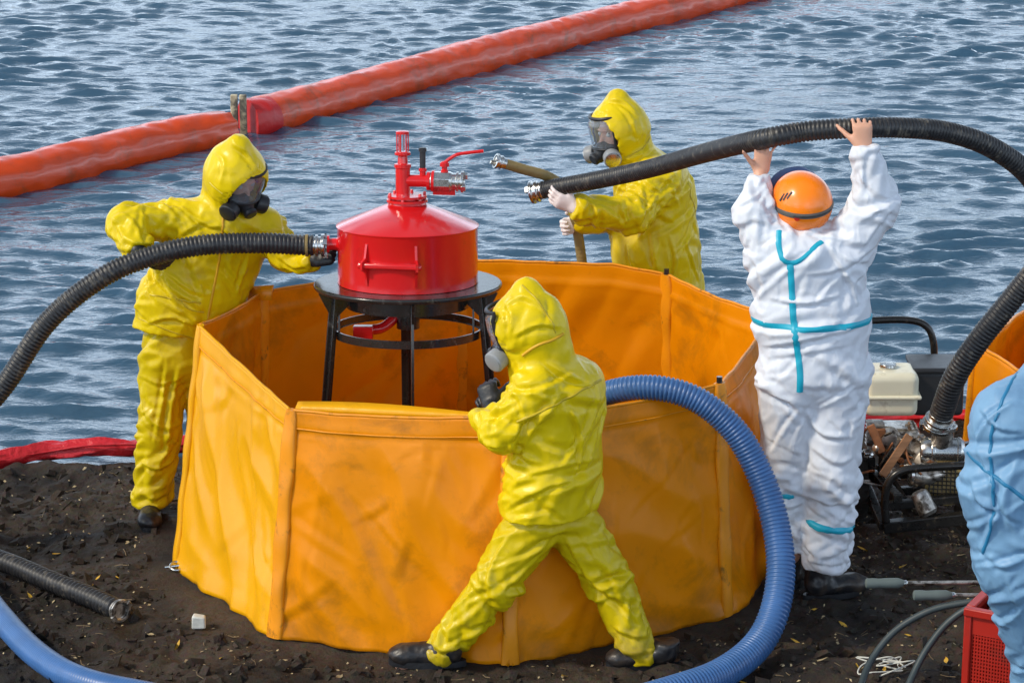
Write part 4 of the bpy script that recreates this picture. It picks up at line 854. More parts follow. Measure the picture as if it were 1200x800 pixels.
# second container at the right edge
def second_pool():
    Y = 12.35; q = [A(1143, 402, Y), A(1205, 362, Y+.75), A(1290, 372, Y+.5), A(1310, 430, Y-.35), A(1225, 452, Y-.55)]
    cc = np.mean(q, 0)*[1, 1, 0]; root = thing('containment_pool', cc, 'second orange tarpaulin pool cut off by the right edge, behind the motor pump', 'containment pool')
    for k in range(5):
        a, b = q[k], q[(k+1) % 5]; nu, nv = 24, 20; U, W = np.meshgrid(np.linspace(0, 1, nu), np.linspace(0, 1, nv)); u, w_ = U.ravel(), W.ravel()
        top = np.outer(1-u, a)+np.outer(u, b); bot = cc+(top*[1, 1, 0]-cc)*1.06; bot[:, 2] = .0; V = bot*(1-w_)[:, None]+top*w_[:, None]; n = nz(np.cross(b-a, [0, 0, 1]))
        V += np.outer(fbm(np.stack([u*2+k*5, w_*1.6, 0*u], 1), 3)*.03*np.clip(np.minimum(u, 1-u)*6, 0, 1)+.006*(w_ > .9), n); i = np.arange(nu*nv).reshape(nv, nu)
        F = np.stack([i[:-1, :-1].ravel(), i[:-1, 1:].ravel(), i[1:, 1:].ravel(), i[1:, :-1].ravel()], 1); wp = mk('wall_panel', V, F, M['pool'], root, smooth=180, solid=.006)
        MB().tube(V.reshape(nv, nu, 3)[-1], .008, 8).build('rim_welt', M['strap'], wp, smooth=180)
        MB().tube([bot.reshape(nv, nu, 3)[0, 0], a], .02, 8).build('corner_pocket', M['strap'], root, smooth=60)
second_pool()

# ------------------------------------------------------------------ red tank on its black stand, inside the pool
def tank_and_stand():
    Y = 11.42; c0 = A(478, 325, Y); cx, zt = c0[0], c0[2]-.02; s = FPX/(Y*_c+(CH-zt)*_s); r = 82/s
    c = np.array([cx, Y, zt]); P = lambda x, y, z: c+np.array([x, y, z])
    side = 63/s/_c*1.0
    st = thing('stand', (cx, Y, 0), 'black steel round-topped stand inside the orange pool carrying the red tank', 'stand')
    MB().lathe(P(0, 0, -.022), [(.20, 0), (.398, 0), (.402, .006), (.402, .016), (.396, .022), (.20, .022)], seg=64).build('top_ring', M['stand'], st, bevel=.002)
    MB().lathe(P(0, 0, -.10), [(.262, 0), (.268, 0), (.268, .077), (.262, .077)], seg=56, cap=False).build('collar', M['stand'], st)
    MB().lathe(P(0, 0, -.20), [(.02, 0), (.05, 0), (.05, .06), (.285, .175), (.285, .18), (.02, .18)], seg=40).build('funnel', M['stand'], st)
    legs = [(-.305, -.12, -.40, -.16), (.03, -.335, .03, -.42), (.315, -.10, .415, -.14), (-.02, .33, -.02, .44)]
    for k, (x0, y0, x1, y1) in enumerate(legs):
        a = P(x0, y0, -.022); b = np.array([cx+x1, Y+y1, .02]); rad = nz([x0, y0, 0]); tn = np.cross(rad, [0, 0, 1])
        lg = MB().bar(a, b, .052 if k != 1 else .030, .012, rad if k != 1 else tn).build('leg', M['stand'], st, bevel=.0015); MB().bar(a+rad*.0, b+rad*.0, .010, .042, rad).build('flange', M['stand'], lg, bevel=.001)
        MB().box(b, (.10, .10, .008)).build('foot_plate', M['stand'], lg)
        g0 = P(x0*1.22, y0*1.22, -.024); g1 = P(x0*.62, y0*.62, -.024); g2 = P(x0*1.03, y0*1.03, -.145); tt = tn*.005
        MB().add([g0-tt, g1-tt, g2-tt, g0+tt, g1+tt, g2+tt], [(0, 1, 2), (5, 4, 3), (0, 3, 4, 1), (1, 4, 5, 2), (2, 5, 3, 0)]).build('gusset', M['stand'], lg)
    MB().lathe(P(0, 0, -.225), [(.315, 0), (.323, 0), (.323, .034), (.315, .034)], seg=56, cap=False).build('lower_hoop', M['stand'], st)
    for x in (-.29, .28, ): MB().bar(P(x, -.10, -.21), P(x, -.09, -.10), .022, .008).build('hoop_hanger', M['stand'], st)
    t = thing('tank', P(0, 0, 0), 'red steel drum tank with cone top and valve, on the black stand', 'tank')
    h = side; hc_ = .098
    MB().lathe(P(0, 0, .002), [(.30, 0), (r, .0), (r, .006), (r, h-.006), (r+.003, h)], seg=96).build('drum', M['red'], t)
    MB().lathe(P(0, 0, h+.0025), [(r+.004, 0), (r+.005, .004), (r*.985, .010), (.075, hc_), (.07, hc_)], seg=96, cap=False).build('cone_lid', M['red'], t)
    top = h+hc_
    fl = MB().lathe(P(0, 0, top-.004), [(.085, -.01), (.078, .012), (.088, .014), (.088, .024), (.062, .026), (.062, .030), (.084, .032), (.084, .042), (.03, .043)], seg=40).build('flange', M['red'], t)
    for k in range(6): a = k*math.pi/3+.3; MB().lathe(P(.076*math.cos(a), .076*math.sin(a), top-.0), [(.007, 0), (.007, .046), (.004, .05)], seg=8).build('bolt', M['red'], fl)
    # valve tree
    vx = -.018; z = top+.038
    pp = MB().lathe(P(vx, 0, z), [(.031, 0), (.031, .115), (.036, .118), (.036, .132), (.022, .136), (.020, .165), (.034, .172), (.034, .182), (.026, .186)], seg=28).build('riser_pipe', M['red'], t)
    zc = z+.186
    for k in range(6):
        a = k*math.pi/3+.2; MB().tube([P(vx+.024*math.cos(a), .024*math.sin(a), zc-.004), P(vx+.024*math.cos(a), .024*math.sin(a), zc+.078)], .0032, 6).build('cage_bar', M['red'], pp)
    MB().lathe(P(vx, 0, zc+.074), [(.028, 0), (.028, .010), (.02, .013)], seg=24).build('cage_cap', M['red'], pp)
    MB().lathe(P(vx, 0, zc-.004), [(.014, 0), (.014, .08)], seg=16).build('sight_glass', M['lens'], pp)
    bz = z+.062; ax = nz([1, -.10, -.01]); b0 = P(vx, 0, bz)
    br = MB().lathe(b0, [(.026, 0), (.026, .10), (.040, .104), (.040, .118), (.030, .12)], ax, 28).build('branch_pipe', M['red'], t)
    v0 = b0+ax*.118; vb = MB().lathe(v0, [(.040, 0), (.044, .004), (.044, .085), (.040, .088), (.040, .094)], ax, 8, hint=(0, .38, 1)).build('ball_valve', M['chrome'], t, smooth=20, bevel=.004)
    MB().lathe(v0+ax*.006+[0, 0, 0], [(.0455, 0), (.0455, .012)], ax, 28).build('valve_collar', M['red'], vb); MB().bar(v0+ax*.01-[0, .0, .043], v0+ax*.105-[0, 0, .043], .03, .008, (0, 1, 0)).build('valve_foot', M['red'], vb)
    cp = coupling(t, v0+ax*.092, ax, .034, M['chrome'], 2, .05, 'outlet_coupling')
    hb = v0+ax*.06+np.array([0, 0, .044]); MB().lathe(hb-[0, 0, .01], [(.016, 0), (.016, .014), (.012, .018), (.012, .028), (.020, .030), (.020, .045), (.010, .052)], seg=18).build('valve_stem', M['red'], t)
    MB().tube(spline([hb+[0, 0, .035], hb+[.025, -.005, .055], hb+[.055, -.01, .072], hb+[.10, -.014, .080], hb+[.165, -.02, .088]], 8), .0075, 10).build('valve_lever', M['red'], t)
    g0 = b0+ax*.085+np.array([0, 0, .024]); MB().lathe(g0, [(.013, 0), (.013, .016), (.017, .018), (.017, .03), (.011, .032)], seg=16).build('bleed_valve', M['red'], t)
    MB().lathe(g0+[0, 0, .032], [(.0125, 0), (.0125, .068), (.017, .07), (.017, .082), (.012, .086)], seg=16).build('breather', M['plastic'], t)
    # welded handle on the front
    for i, a in enumerate((-2.14, -1.42)):
        d = np.array([math.cos(a), math.sin(a), 0]); q = P(0, 0, 0)+d*(r-.002); tn = nz(np.cross(d, [0, 0, 1])); zz = h*.50
        prof = [(0, zz-.088), (.005, zz-.088), (.018, zz-.03), (.044, zz-.016), (.044, zz+.016), (.018, zz+.03), (.005, zz+.088), (0, zz+.088)]
        V = [q+d*x+[0, 0, y]+tn*w_ for w_ in (-.005, .005) for x, y in prof]; n = 8; F = [tuple(range(n)), tuple(range(n, 2*n))[::-1]]+[(k, (k+1) % n, n+(k+1) % n, n+k) for k in range(n)]
        MB().add(V, F).build('handle_bracket', M['red'], t)
    e0 = P(0, 0, h*.50)+np.array([math.cos(-2.22), math.sin(-2.22), 0])*(r+.030); e1 = P(0, 0, h*.50)+np.array([math.cos(-1.36), math.sin(-1.36), 0])*(r+.030)
    MB().bar(e0, e1, .030, .026, (0, 0, 1)).build('handle_bar', M['red'], t, bevel=.008)
    # inlet stub on the left, drain pipe under
    iz = (331-288)/s+.012; ic = P(-r+.01, -.03, iz); MB().lathe(ic, [(.042, 0), (.026, .012), (.026, .04), (.038, .042), (.038, .052)], (-1, 0, 0), 28).build('inlet_stub', M['red'], t)
    MB().tube(spline([P(-.02, .03, -.12), P(-.10, -.02, -.19), P(-.17, -.05, -.20)], 6), .022, 14).build('drain_pipe', M['red'], t); MB().box(P(-.19, -.06, -.205), (.085, .05, .055)).build('drain_box', M['red'], t, bevel=.004)
    lean = math.radians(-4.5); Rx = Matrix.Rotation(lean, 4, 'X'); bpy.context.view_layer.update()
    for o in (st, t):      # the whole stand leans back a little on the soft ground
        v = Vector(P(0, 0, 0)); o.matrix_world = Matrix.Translation(v) @ Rx @ Matrix.Translation(-v) @ o.matrix_world
    return P, r, iz, s
TP, TR, TIZ, TS = tank_and_stand()

# ------------------------------------------------------------------ hoses in place
e = TP(-TR-.052, -.03, TIZ)
hr, Q = hose('suction_hose', [G(-330, 640, .04), A(-150, 600, 11.25), A(-70, 530, 11.2), A(0, 458, 11.2), A(55, 378, 11.2), A(118, 326, 11.22), A(178, 300, 11.27), A(240, 287, 11.31), A(310, 285, 11.36), e+[-.10, 0, .002], e+[-.045, 0, 0]], .042,
             'long black ribbed hose arching across the man on the left to the red tank', 'hose', M['hose'], .0175, .0065)
coupling(hr, e+[-.062, 0, 0], (1, 0, 0), .036, M['chrome'], 3, .062); clampring(hr, e+[-.075, 0, 0], (1, .0, 0), .045, M['khaki'])
gp = lambda x, y, z=0.0: G(x, y, z)
hr, Q = hose('suction_hose', [gp(-300, 600, .05), gp(-120, 625, .045), gp(-10, 653, .045), gp(60, 681, .045), gp(105, 699, .045), gp(136, 713, .045)], .040, 'loose black ribbed hose end lying on the soil at the lower left', 'hose', M['hose'], .023, .010)
coupling(hr, Q[-1], Q[-1]-Q[-5], .036, M['steel'], 2, .035)
hose('blue_hose', [gp(-250, 560, .06), gp(-110, 610, .06), gp(-45, 665, .06), gp(0, 722, .06), gp(45, 768, .06), gp(100, 798, .06), gp(190, 818, .06), gp(330, 850, .06)], .052, 'smooth blue hose curving over the soil in the lower left corner', 'hose', M['bluehose'], .012, .001)
hose('blue_hose', [A(665, 560, 10.75), A(672, 505, 10.62), A(695, 470, 10.50), A(730, 456, 10.42), A(775, 455, 10.38), A(820, 470, 10.36), A(862, 506, 10.34), A(890, 555, 10.30), A(908, 610, 10.22), A(915, 665, 10.12), A(908, 715, 10.02), A(888, 755, 9.93), G(850, 786, .056), G(800, 806, .056), G(700, 832, .056), G(560, 850, .056)],
     .05, 'thick light blue ribbed hose arching over the pool rim to the ground at the right', 'hose', M['bluehose'], .0165, .008, rf=[.044, .046, .052, .056, .058, .058], seg=20)
h2pts = [A(631, 224, 12.46), A(650, 220, 12.43), A(700, 211, 12.27), A(760, 198, 12.0), A(820, 181, 11.5), A(885, 165, 10.78), A(945, 154, 10.72), A(1008, 150, 10.70), A(1060, 150, 10.76), A(1110, 155, 10.86), A(1160, 172, 10.95), A(1205, 205, 11.05), A(1228, 250, 11.1), A(1222, 300, 11.12), A(1190, 345, 11.15), A(1150, 395, 11.18), A(1120, 440, 11.22), A(1103, 485, 11.3)]
hr, HQ = hose('suction_hose', h2pts, .042, 'heavy black hose lifted overhead, running from white gloves across to the motor pump', 'hose', M['hose'], .0165, .0055, rf=[.039]*6+[.041, .044, .047, .05], seg=18)
coupling(hr, HQ[0]+nz(HQ[3]-HQ[0])*.02, HQ[0]-HQ[4], .040, M['chrome'], 2, .055); coupling(hr, HQ[-1], HQ[-1]-HQ[-5], .050, M['chrome'], 2, .07)
hr, Q = hose('flat_hose', [A(592, 192, 12.42), A(615, 199, 12.45), A(642, 207, 12.5), A(662, 222, 12.62), A(672, 250, 12.72), A(679, 285, 12.75), A(684, 330, 12.75), A(686, 400, 12.7), A(690, 480, 12.7), (.40, 12.75, .04), (.7, 12.9, .03)], .024, 'khaki hose with a metal coupling pointing up beside the hooded man behind the pool', 'hose', M['khaki'], .02, .0008)
coupling(hr, Q[0], Q[0]-Q[4], .026, M['chrome'], 2, .05)
# ------------------------------------------------------------------ floating boom, shore boom
def boom_tube(parent, pts, r, mt, name, seed, seg=40, step=.035, taper=(0, 0), am=1.0):
    P = spline(pts, 16, step); n = len(P); T = np.gradient(P, axis=0); T /= np.linalg.norm(T, axis=1)[:, None]; V = []
    a = np.linspace(0, 2*np.pi, seg, endpoint=False); L = np.arange(n)*step
    for i in range(n):
        u = nz(np.cross([0, 0, 1], T[i])); v = np.cross(T[i], u); V.append(P[i]+r*(np.outer(np.cos(a), u)+np.outer(np.sin(a), v)*.96))
    V = np.array(V); N0 = nz_rows(V-P[:, None, :]); l = np.repeat(L[:, None], seg, 1).ravel(); an = np.tile(a, (n, 1)).ravel()
    q = np.stack([l*3.2+seed, np.cos(an)*1.1+l*.8, np.sin(an)*1.1], 1)
    rg = np.clip(1-np.abs(noise(q)*2.6), -.3, 1)**1.0; q2 = np.stack([l*7+seed, np.cos(an)*1.8-l*2, np.sin(an)*1.8], 1); rg2 = np.clip(1-np.abs(noise(q2)*3), -.2, 1)
    d = -rg*.006*am-rg2*.004*am+noise(np.stack([l*.5+seed, 0*l, 0*l], 1))*.010*am
    if taper[0]: d -= taper[0]*np.exp(-l/.18)*(1+.3*np.sin(an*9))
    if taper[1]: d -= taper[1]*np.exp(-(L[-1]-l)/.18)*(1+.3*np.sin(an*9))
    V = V.reshape(-1, 3)+N0.reshape(-1, 3)*d[:, None]
    F = [(i*seg+j, i*seg+(j+1) % seg, (i+1)*seg+(j+1) % seg, (i+1)*seg+j) for i in range(n-1) for j in range(seg)]+[tuple(range(seg))[::-1], tuple((n-1)*seg+j for j in range(seg))]
    return mk(name, V, F, mt, parent, smooth=180 if not taper else 60)
def nz_rows(X): return X/np.linalg.norm(X, axis=-1, keepdims=True)
def booms():
    W = lambda x, y: G(x, y, .01)
    b = thing('floating_boom', G(140, 180)*[1, 1, 0], 'orange inflatable oil boom floating across the water, stained with oil', 'boom')
    r = .165
    boom_tube(b, [W(-420, 285), W(-200, 248), W(0, 212), W(70, 196), W(140, 178), W(210, 162), W(266, 151)], r, M['boom'], 'boom_section', 3, taper=(0, .03))
    boom_tube(b, [W(298, 140), W(330, 132), W(400, 113), W(500, 85), W(600, 58), W(700, 32), W(800, 8), W(900, -18), W(1050, -55), W(1250, -100)], r*1.03, M['boom'], 'boom_section', 50, taper=(.0, 0))
    boom_tube(b, [W(290, 142), W(296, 141), W(312, 137)], r*1.045, M['boom_end'], 'end_cuff', 80, step=.02)
    c = W(281, 145)
    for k, x in enumerate((-.035, .03)):
        MB().box(c+np.array([x, -.02, .04]), (.05, .05, .36)).build('joint_bar', M['grey_pole'], b, bevel=.006)
    for z in (-.05, .05, .15): MB().lathe(c+np.array([-.035, -.028, z]), [(.012, 0), (.012, .01), (.006, .014)], (0, -1, 0), 10).build('bolt', M['steel'], b)
    px = [(-160, 556), (-60, 546), (0, 536), (55, 528), (110, 526), (170, 522), (215, 520), (300, 512), (420, 506), (560, 502), (700, 500), (860, 499), (1000, 497), (1110, 492), (1160, 490), (1260, 482), (1400, 470)]
    s = thing('shore_boom', G(110, 526)*[1, 1, 0], 'slack red fabric boom lying along the water edge', 'boom')
    pts = [G(x, y, .015)+[0, 0, .01*math.sin(i*2.1)] for i, (x, y) in enumerate(px)]
    boom_tube(s, pts, .052, M['shore'], 'fabric_tube', 120, seg=24, step=.03, am=2.2)
    MB().tube(spline([q+np.array([0, -.045, .02+.012*math.sin(i*1.7)]) for i, q in enumerate(pts)], 10), .006, 6).build('edge_rope', M['shore'], s, smooth=180)
booms()

# ------------------------------------------------------------------ motor pump
def pump():
    c = G(1075, 618); root = thing('motor_pump', (c[0], 11.5, 0), 'petrol motor pump with cream fuel tank in a black tubular wheeled frame', 'pump')
    p = lambda x, y, Y=11.5: A(x, y, Y)
    fr = MB()
    def tb(name, pts, r=.016, mt='frame', k=8, par=root): return MB().tube(spline(pts, k), r, 10).build(name, M[mt], par, smooth=180)
    # frame: base rails, uprights, front hoop, handle loop at the back
    def rail(a, b, w_=.036): return MB().bar(a, b, w_, w_, (0, 0, 1)).build('frame_rail', M['frame'], root, bevel=.004)
    fl, frt = p(1035, 617, 11.22), p(1190, 600, 11.22); rail(fl, frt, .05); rail(p(1032, 598, 11.26)+[0, 0, .02], p(1190, 582, 11.26)+[0, 0, .02])
    bl = p(1000, 535, 11.9); rail(fl, p(1003, 540, 11.86)); rail(p(1005, 537, 11.80), p(1052, 592, 11.24)+[0, 0, .03], .042); rail(p(1003, 540, 11.86), p(1150, 520, 11.9)); rail(p(1055, 575, 11.4), p(1160, 566, 11.4)); rail(p(1045, 556, 11.6), p(1160, 546, 11.6))
    rail(p(1018, 512, 11.8), p(1060, 585, 11.3), .022); rail(frt, p(1190, 520, 11.9))
    tb('front_hoop', [p(1038, 612, 11.2), p(1037, 585, 11.2), p(1041, 566, 11.2), p(1054, 553, 11.2), p(1080, 548, 11.2), p(1140, 545, 11.2), p(1185, 548, 11.2), p(1195, 560, 11.2), p(1196, 600, 11.2)], .018)
    tb('handle_loop', [p(1003, 545, 12.0), p(1004, 440, 12.0), p(1004, 395, 12.0), p(1010, 378, 12.0), p(1030, 375, 12.0), p(1065, 375, 12.0), p(1084, 381, 12.0), p(1093, 397, 12.0), p(1095, 430, 12.0), p(1096, 540, 12.0)], .0165)
    # fuel tank: two rounded halves with a seam and a cap
    def rbox(c, size, rad, name, mt, par=root, R=None, k=.02):
        h = np.asarray(size)/2-rad; c = np.asarray(c, np.float32); Rm = (np.eye(3) if R is None else R).astype(np.float32)
        def f(P):
            q = np.abs((P-c)@Rm)-h.astype(np.float32); return np.linalg.norm(np.maximum(q, 0), axis=1)+np.minimum(q.max(1), 0)-rad
        m = np.linalg.norm(size)/2; f.lo = c-m; f.hi = c+m; return smesh(name, f, M[mt], par, .006)
    tk = p(1042, 458, 11.62); tw = 62/263
    t1 = rbox(tk+[0, 0, .045], (tw*1.0, .21, .125), .035, 'fuel_tank', 'cream'); rbox(tk+[0, 0, -.035], (tw*.98, .20, .11), .03, 'tank_lower_half', 'cream', t1)
    rbox(tk+[0, 0, .002], (tw*1.10, .235, .018), .008, 'tank_seam', 'cream', t1)
    MB().lathe(tk+[-.01, .0, .10], [(.034, 0), (.034, .012), (.038, .014), (.036, .026), (.02, .03)], seg=24).build('fuel_cap', M['chrome'], t1, bevel=.001); MB().bar(tk+[-.045, 0, .128], tk+[.025, 0, .128], .010, .006).build('cap_grip', M['chrome'], t1)
    # air box / muffler block, black with fins
    mb_ = p(1096, 449, 11.72); bx = rbox(mb_+[0, 0, -.015], (.225, .22, .21), .022, 'air_box', 'plastic'); rbox(mb_+[0, 0, .09], (.245, .24, .026), .01, 'air_box_lid', 'plastic', bx)
    for k in range(6): MB().box(mb_+np.array([.075+.0*k, -.103, -.06+.022*k]), (.055, .006, .012)).build('cooling_fin', M['frame'], bx)
    for k in range(7): MB().box(mb_+np.array([-.02+.02*k-.03, -.101, -.0]), (.008, .008, .11)).build('cooling_fin', M['plastic'], bx, bevel=.001)
    # engine block, cylinder fins, flywheel cover, carburettor, bolts and cables
    e = p(1050, 510, 11.6); en = rbox(e+[0, 0, -.015], (.20, .18, .13), .03, 'engine_block', 'steel')
    for k in range(7): MB().box(e+np.array([-.10+.0*k, -.06, -.03+.017*k]), (.075, .12, .006)).build('cylinder_fin', M['steel'], en)
    MB().lathe(e+[-.05, -.09, .02], [(.05, 0), (.056, .008), (.056, .03), (.04, .04), (.036, .06), (.01, .062)], (0, -1, 0), 32).build('gear_cover', M['steel'], en, bevel=.001)
    MB().lathe(e+[.06, -.10, .0], [(.046, 0), (.046, .04), (.034, .05), (.01, .05)], (.2, -1, .1), 28).build('starter_cover', M['steel'], en, bevel=.001)
    MB().box(e+[-.09, -.12, .03], (.05, .035, .085)).build('bracket', M['rust'], en, bevel=.004)
    rr = np.random.default_rng(3)
    for k in range(16):
        q = e+np.array([rr.uniform(-.12, .13), -.10-rr.uniform(0, .03), rr.uniform(-.09, .07)]); MB().lathe(q, [(.010, 0), (.010, .014), (.006, .018)], (rr.uniform(-.3, .3), -1, rr.uniform(-.2, .3)), 6).build('bolt', M['chrome' if k % 3 else 'rust'], en)
    for k in range(7):
        a = e+np.array([rr.uniform(-.12, .1), -.08, rr.uniform(-.1, .1)]); b = a+np.array([rr.uniform(-.02, .16), -.03, rr.uniform(-.10, .08)]); tb('cable', [a, (a+b)/2+np.array([0, -.05, -.045]), b], rr.uniform(.004, .008), ['plastic', 'rust', 'cable'][k % 3], 6, en)
    MB().bar(p(1020, 498, 11.42), p(1034, 530, 11.40), .035, .02, (0, 1, 0)).build('bracket', M['rust'], en, bevel=.003)
    for k in range(5): MB().box(e+np.array([-.16+.025*k, -.02+.01*(k % 2), -.10-.012*(k % 3)]), (.035, .05, .07)).build('casting', M['steel' if k % 2 else 'frame'], en, bevel=.006)
    # pump volute with grille, suction flange, discharge
    v = p(1104, 553, 11.42); vl = MB().lathe(v+[0, .06, .0], [(.03, -.06), (.105, -.05), (.128, -.03), (.135, 0), (.135, .05), (.125, .085), (.10, .10), (.09, .105)], (-.12, -1, .12), 48).build('pump_volute', M['steel'], root, bevel=.002)
    MB().lathe(p(1110, 566, 11.38)+[-.012, -.046, .012], [(.088, -.03), (.092, .012), (.085, .016), (.01, .016)], (-.12, -1, .12), 40).build('grille_disc', M['khaki'], vl)
    pc = MB().lathe(p(1078, 528, 11.40), [(.03, 0), (.050, .004), (.058, .02), (.058, .05), (.062, .052), (.062, .064), (.058, .066), (.058, .16), (.062, .162), (.062, .175), (.05, .19), (.02, .195)], (1, -.12, .02), 36).build('pump_casing', M['chrome'], root, bevel=.001)
    for k in range(5): MB().lathe(p(1078, 528, 11.40)+np.array([.058, 0, 0])+np.array([0, .062*math.cos(k*1.25), .062*math.sin(k*1.25)]), [(.007, -.008), (.007, .008)], (1, 0, 0), 6).build('bolt', M['steel'], pc)
    r2 = np.random.default_rng(8); kinds = ['steel', 'chrome', 'rust', 'plastic', 'frame', 'steel']
    for k in range(34):
        q = p(r2.uniform(1014, 1106), r2.uniform(486, 566), r2.uniform(11.36, 11.52)); mt_ = M[kinds[r2.integers(0, 6)]]; ax_ = nz(r2.normal(size=3)+[0, -1, .3]); sz = r2.uniform(.010, .024)
        t_ = r2.integers(0, 3)
        if t_ == 0: MB().lathe(q, [(sz*.6, 0), (sz, .004), (sz, sz*1.1), (sz*.7, sz*1.2), (sz*.7, sz*2.0), (sz*.3, sz*2.1)], ax_, 14).build('fitting', mt_, en)
        elif t_ == 1: MB().tube(spline([q, q+r2.normal(0, .035, 3), q+r2.normal(0, .06, 3)], 6), sz*.35, 8).build('pipe', mt_, en, smooth=180)
        else: MB().bar(q, q+ax_*sz*2.4, sz*1.8, sz*.9).build('bracket', mt_, en, bevel=.003)
    v = p(1110, 566, 11.38)
    u_, v_, x_ = frame((-.12, -1, .12))
    for k in range(-4, 5):
        hh = math.sqrt(max(0, .08**2-(k*.018)**2)); q = v+np.array([-.012, -.046, .012])+x_*.018
        MB().bar(q+u_*k*.018-v_*hh, q+u_*k*.018+v_*hh, .005, .005).build('grille_bar', M['frame'], vl); MB().bar(q+v_*k*.018-u_*hh+x_*.003, q+v_*k*.018+u_*hh+x_*.003, .006, .005).build('grille_bar', M['frame'], vl)
    MB().tube(spline([v+[-.05, .05, .09], p(1105, 510, 11.36), p(1103, 488, 11.3)], 6), .047, 24).build('inlet_elbow', M['steel'], root, smooth=60)
    MB().lathe(p(1104, 500, 11.33), [(.05, -.01), (.066, -.008), (.066, .008), (.05, .01)], (0, 0, 1), 28).build('inlet_flange', M['chrome'], root, bevel=.001)
    for k in range(4): a = k*math.pi/2+.4; MB().lathe(p(1104, 500, 11.33)+np.array([.057*math.cos(a), .057*math.sin(a), -.014]), [(.008, 0), (.008, .03), (.004, .032)], seg=6).build('bolt', M['chrome'], root)
    MB().tube(spline([v+[-.02, -.02, .06], v+[-.10, -.04, .045], v+[-.16, -.05, .06]], 6), .036, 20).build('discharge_pipe', M['steel'], root, smooth=60)
    MB().lathe(v+[-.155, -.05, .06], [(.035, 0), (.055, .004), (.055, .016), (.038, .018)], (-1, 0, .1), 24).build('discharge_flange', M['chrome'], root)
    MB().lathe(p(1075, 575, 11.27), [(.022, 0), (.038, .01), (.042, .03), (.042, .10), (.03, .115)], (.45, -.3, -.8), 24).build('outlet_elbow', M['steel'], root)
    MB().bar(p(1034, 557, 11.30), p(1066, 510, 11.36), .036, .012, (0, 1, 0)).build('wooden_slat', M['wood'], root, bevel=.002)
    tb('choke_cable', [p(1060, 520, 11.36), p(1066, 542, 11.32), p(1080, 556, 11.3)], .005, 'rust', 6)
    # wheels
    for (x, y, Y) in ((1004, 585, 11.62), (1176, 575, 11.62)):
        wc = p(x, y, Y); wc[2] = .155; wh = MB().lathe(wc-[.038, 0, 0], [(.095, .006), (.11, 0), (.145, .004), (.156, .018), (.158, .038), (.156, .058), (.145, .072), (.11, .076), (.095, .07)], (1, 0, 0), 48).build('wheel', M['tyre'], root)
        for k in range(28):
            a = k*2*math.pi/28; d = np.array([0, math.cos(a), math.sin(a)]); MB().box(wc+d*.157+[(.012 if k % 2 else -.012), 0, 0], (.036, .010, .014), np.stack([[1, 0, 0], d, np.cross([1, 0, 0], d)], 1)).build('tread_block', M['tyre'], wh)
        MB().lathe(wc-[.03, 0, 0], [(.015, -.01), (.04, -.008), (.045, .01), (.09, .014), (.095, .03), (.09, .046), (.04, .066), (.01, .07)], (1, 0, 0), 32).build('rim', M['frame'], wh)
pump()

# ------------------------------------------------------------------ lances, cables, crate on the right
CR = A(1166, 715, 9.55)
def crate():
    z1 = CR[2]; x0, x1 = A(1136, 715, 9.55)[0], A(1240, 715, 9.55)[0]; y0, y1 = 9.55, 9.83; root = thing('crate', ((x0+x1)/2, 9.7, 0), 'red perforated plastic crate under the lances at the lower right', 'crate')
    cx, cy = (x0+x1)/2, (y0+y1)/2; W_, D_ = x1-x0, y1-y0
    MB().box((cx, cy, z1), (W_+.02, .03, .028)) ; z0 = .01; H_ = z1-z0
    for k, (c, s) in enumerate((((cx, y0, 0), (W_, .008)), ((cx, y1, 0), (W_, .008)), ((x0, cy, 0), (.008, D_)), ((x1, cy, 0), (.008, D_)))):
        mb = MB(); horiz = k < 2; ln = (s[0] if horiz else s[1])-.01; nb = int(ln/.011)
        for i in range(nb+1):       # perforated wall: verticals ...
            o = -ln/2+i*ln/nb; mb.box((c[0]+(o if horiz else 0), c[1]+(0 if horiz else o), z0+H_*.52), ((.006, .006)[0], .006, H_*.70))
        for j in range(int(H_*.70/.014)+1):
            z = z0+H_*.17+j*.014; mb.box((c[0], c[1], z), ((ln, .0045) if horiz else (.0045, ln))+(.006,))
        mb.box((c[0], c[1], z0+H_*.09), ((s[0], .012) if horiz else (.012, s[1]))+(H_*.17,)); mb.box((c[0], c[1], z1-.05), ((s[0], .012) if horiz else (.012, s[1]))+(.075,))
        w_ = mb.build('side_wall', M['crate'], root)
        MB().box((c[0], c[1]+(-.006 if k == 0 else .006 if k == 1 else 0), z1), ((W_+.03, .034) if horiz else (.034, D_-.03))+(.03,)).build('rim', M['crate'], w_, bevel=.004)
    for x in (x0, x1):
        for y in (y0, y1): MB().box((x, y, z0+H_*.5), (.03, .03, H_*.98)).build('corner_post', M['crate'], root, bevel=.006)
    MB().box((cx, cy, z0+.01), (W_, D_, .012)).build('bottom', M['crate'], root)
    a_ = -.5; o_ = root.location-Vector((x0, y0, 0)); root.rotation_euler.z = a_; n_ = Vector((x0, y0, 0))+Matrix.Rotation(a_, 3, 'Z') @ o_; root.location = n_
    MB().box((x0+.10, cy, z1-.02), (.10, .16, .03)).build('inner_tray', M['frame'], root, bevel=.005)
crate()
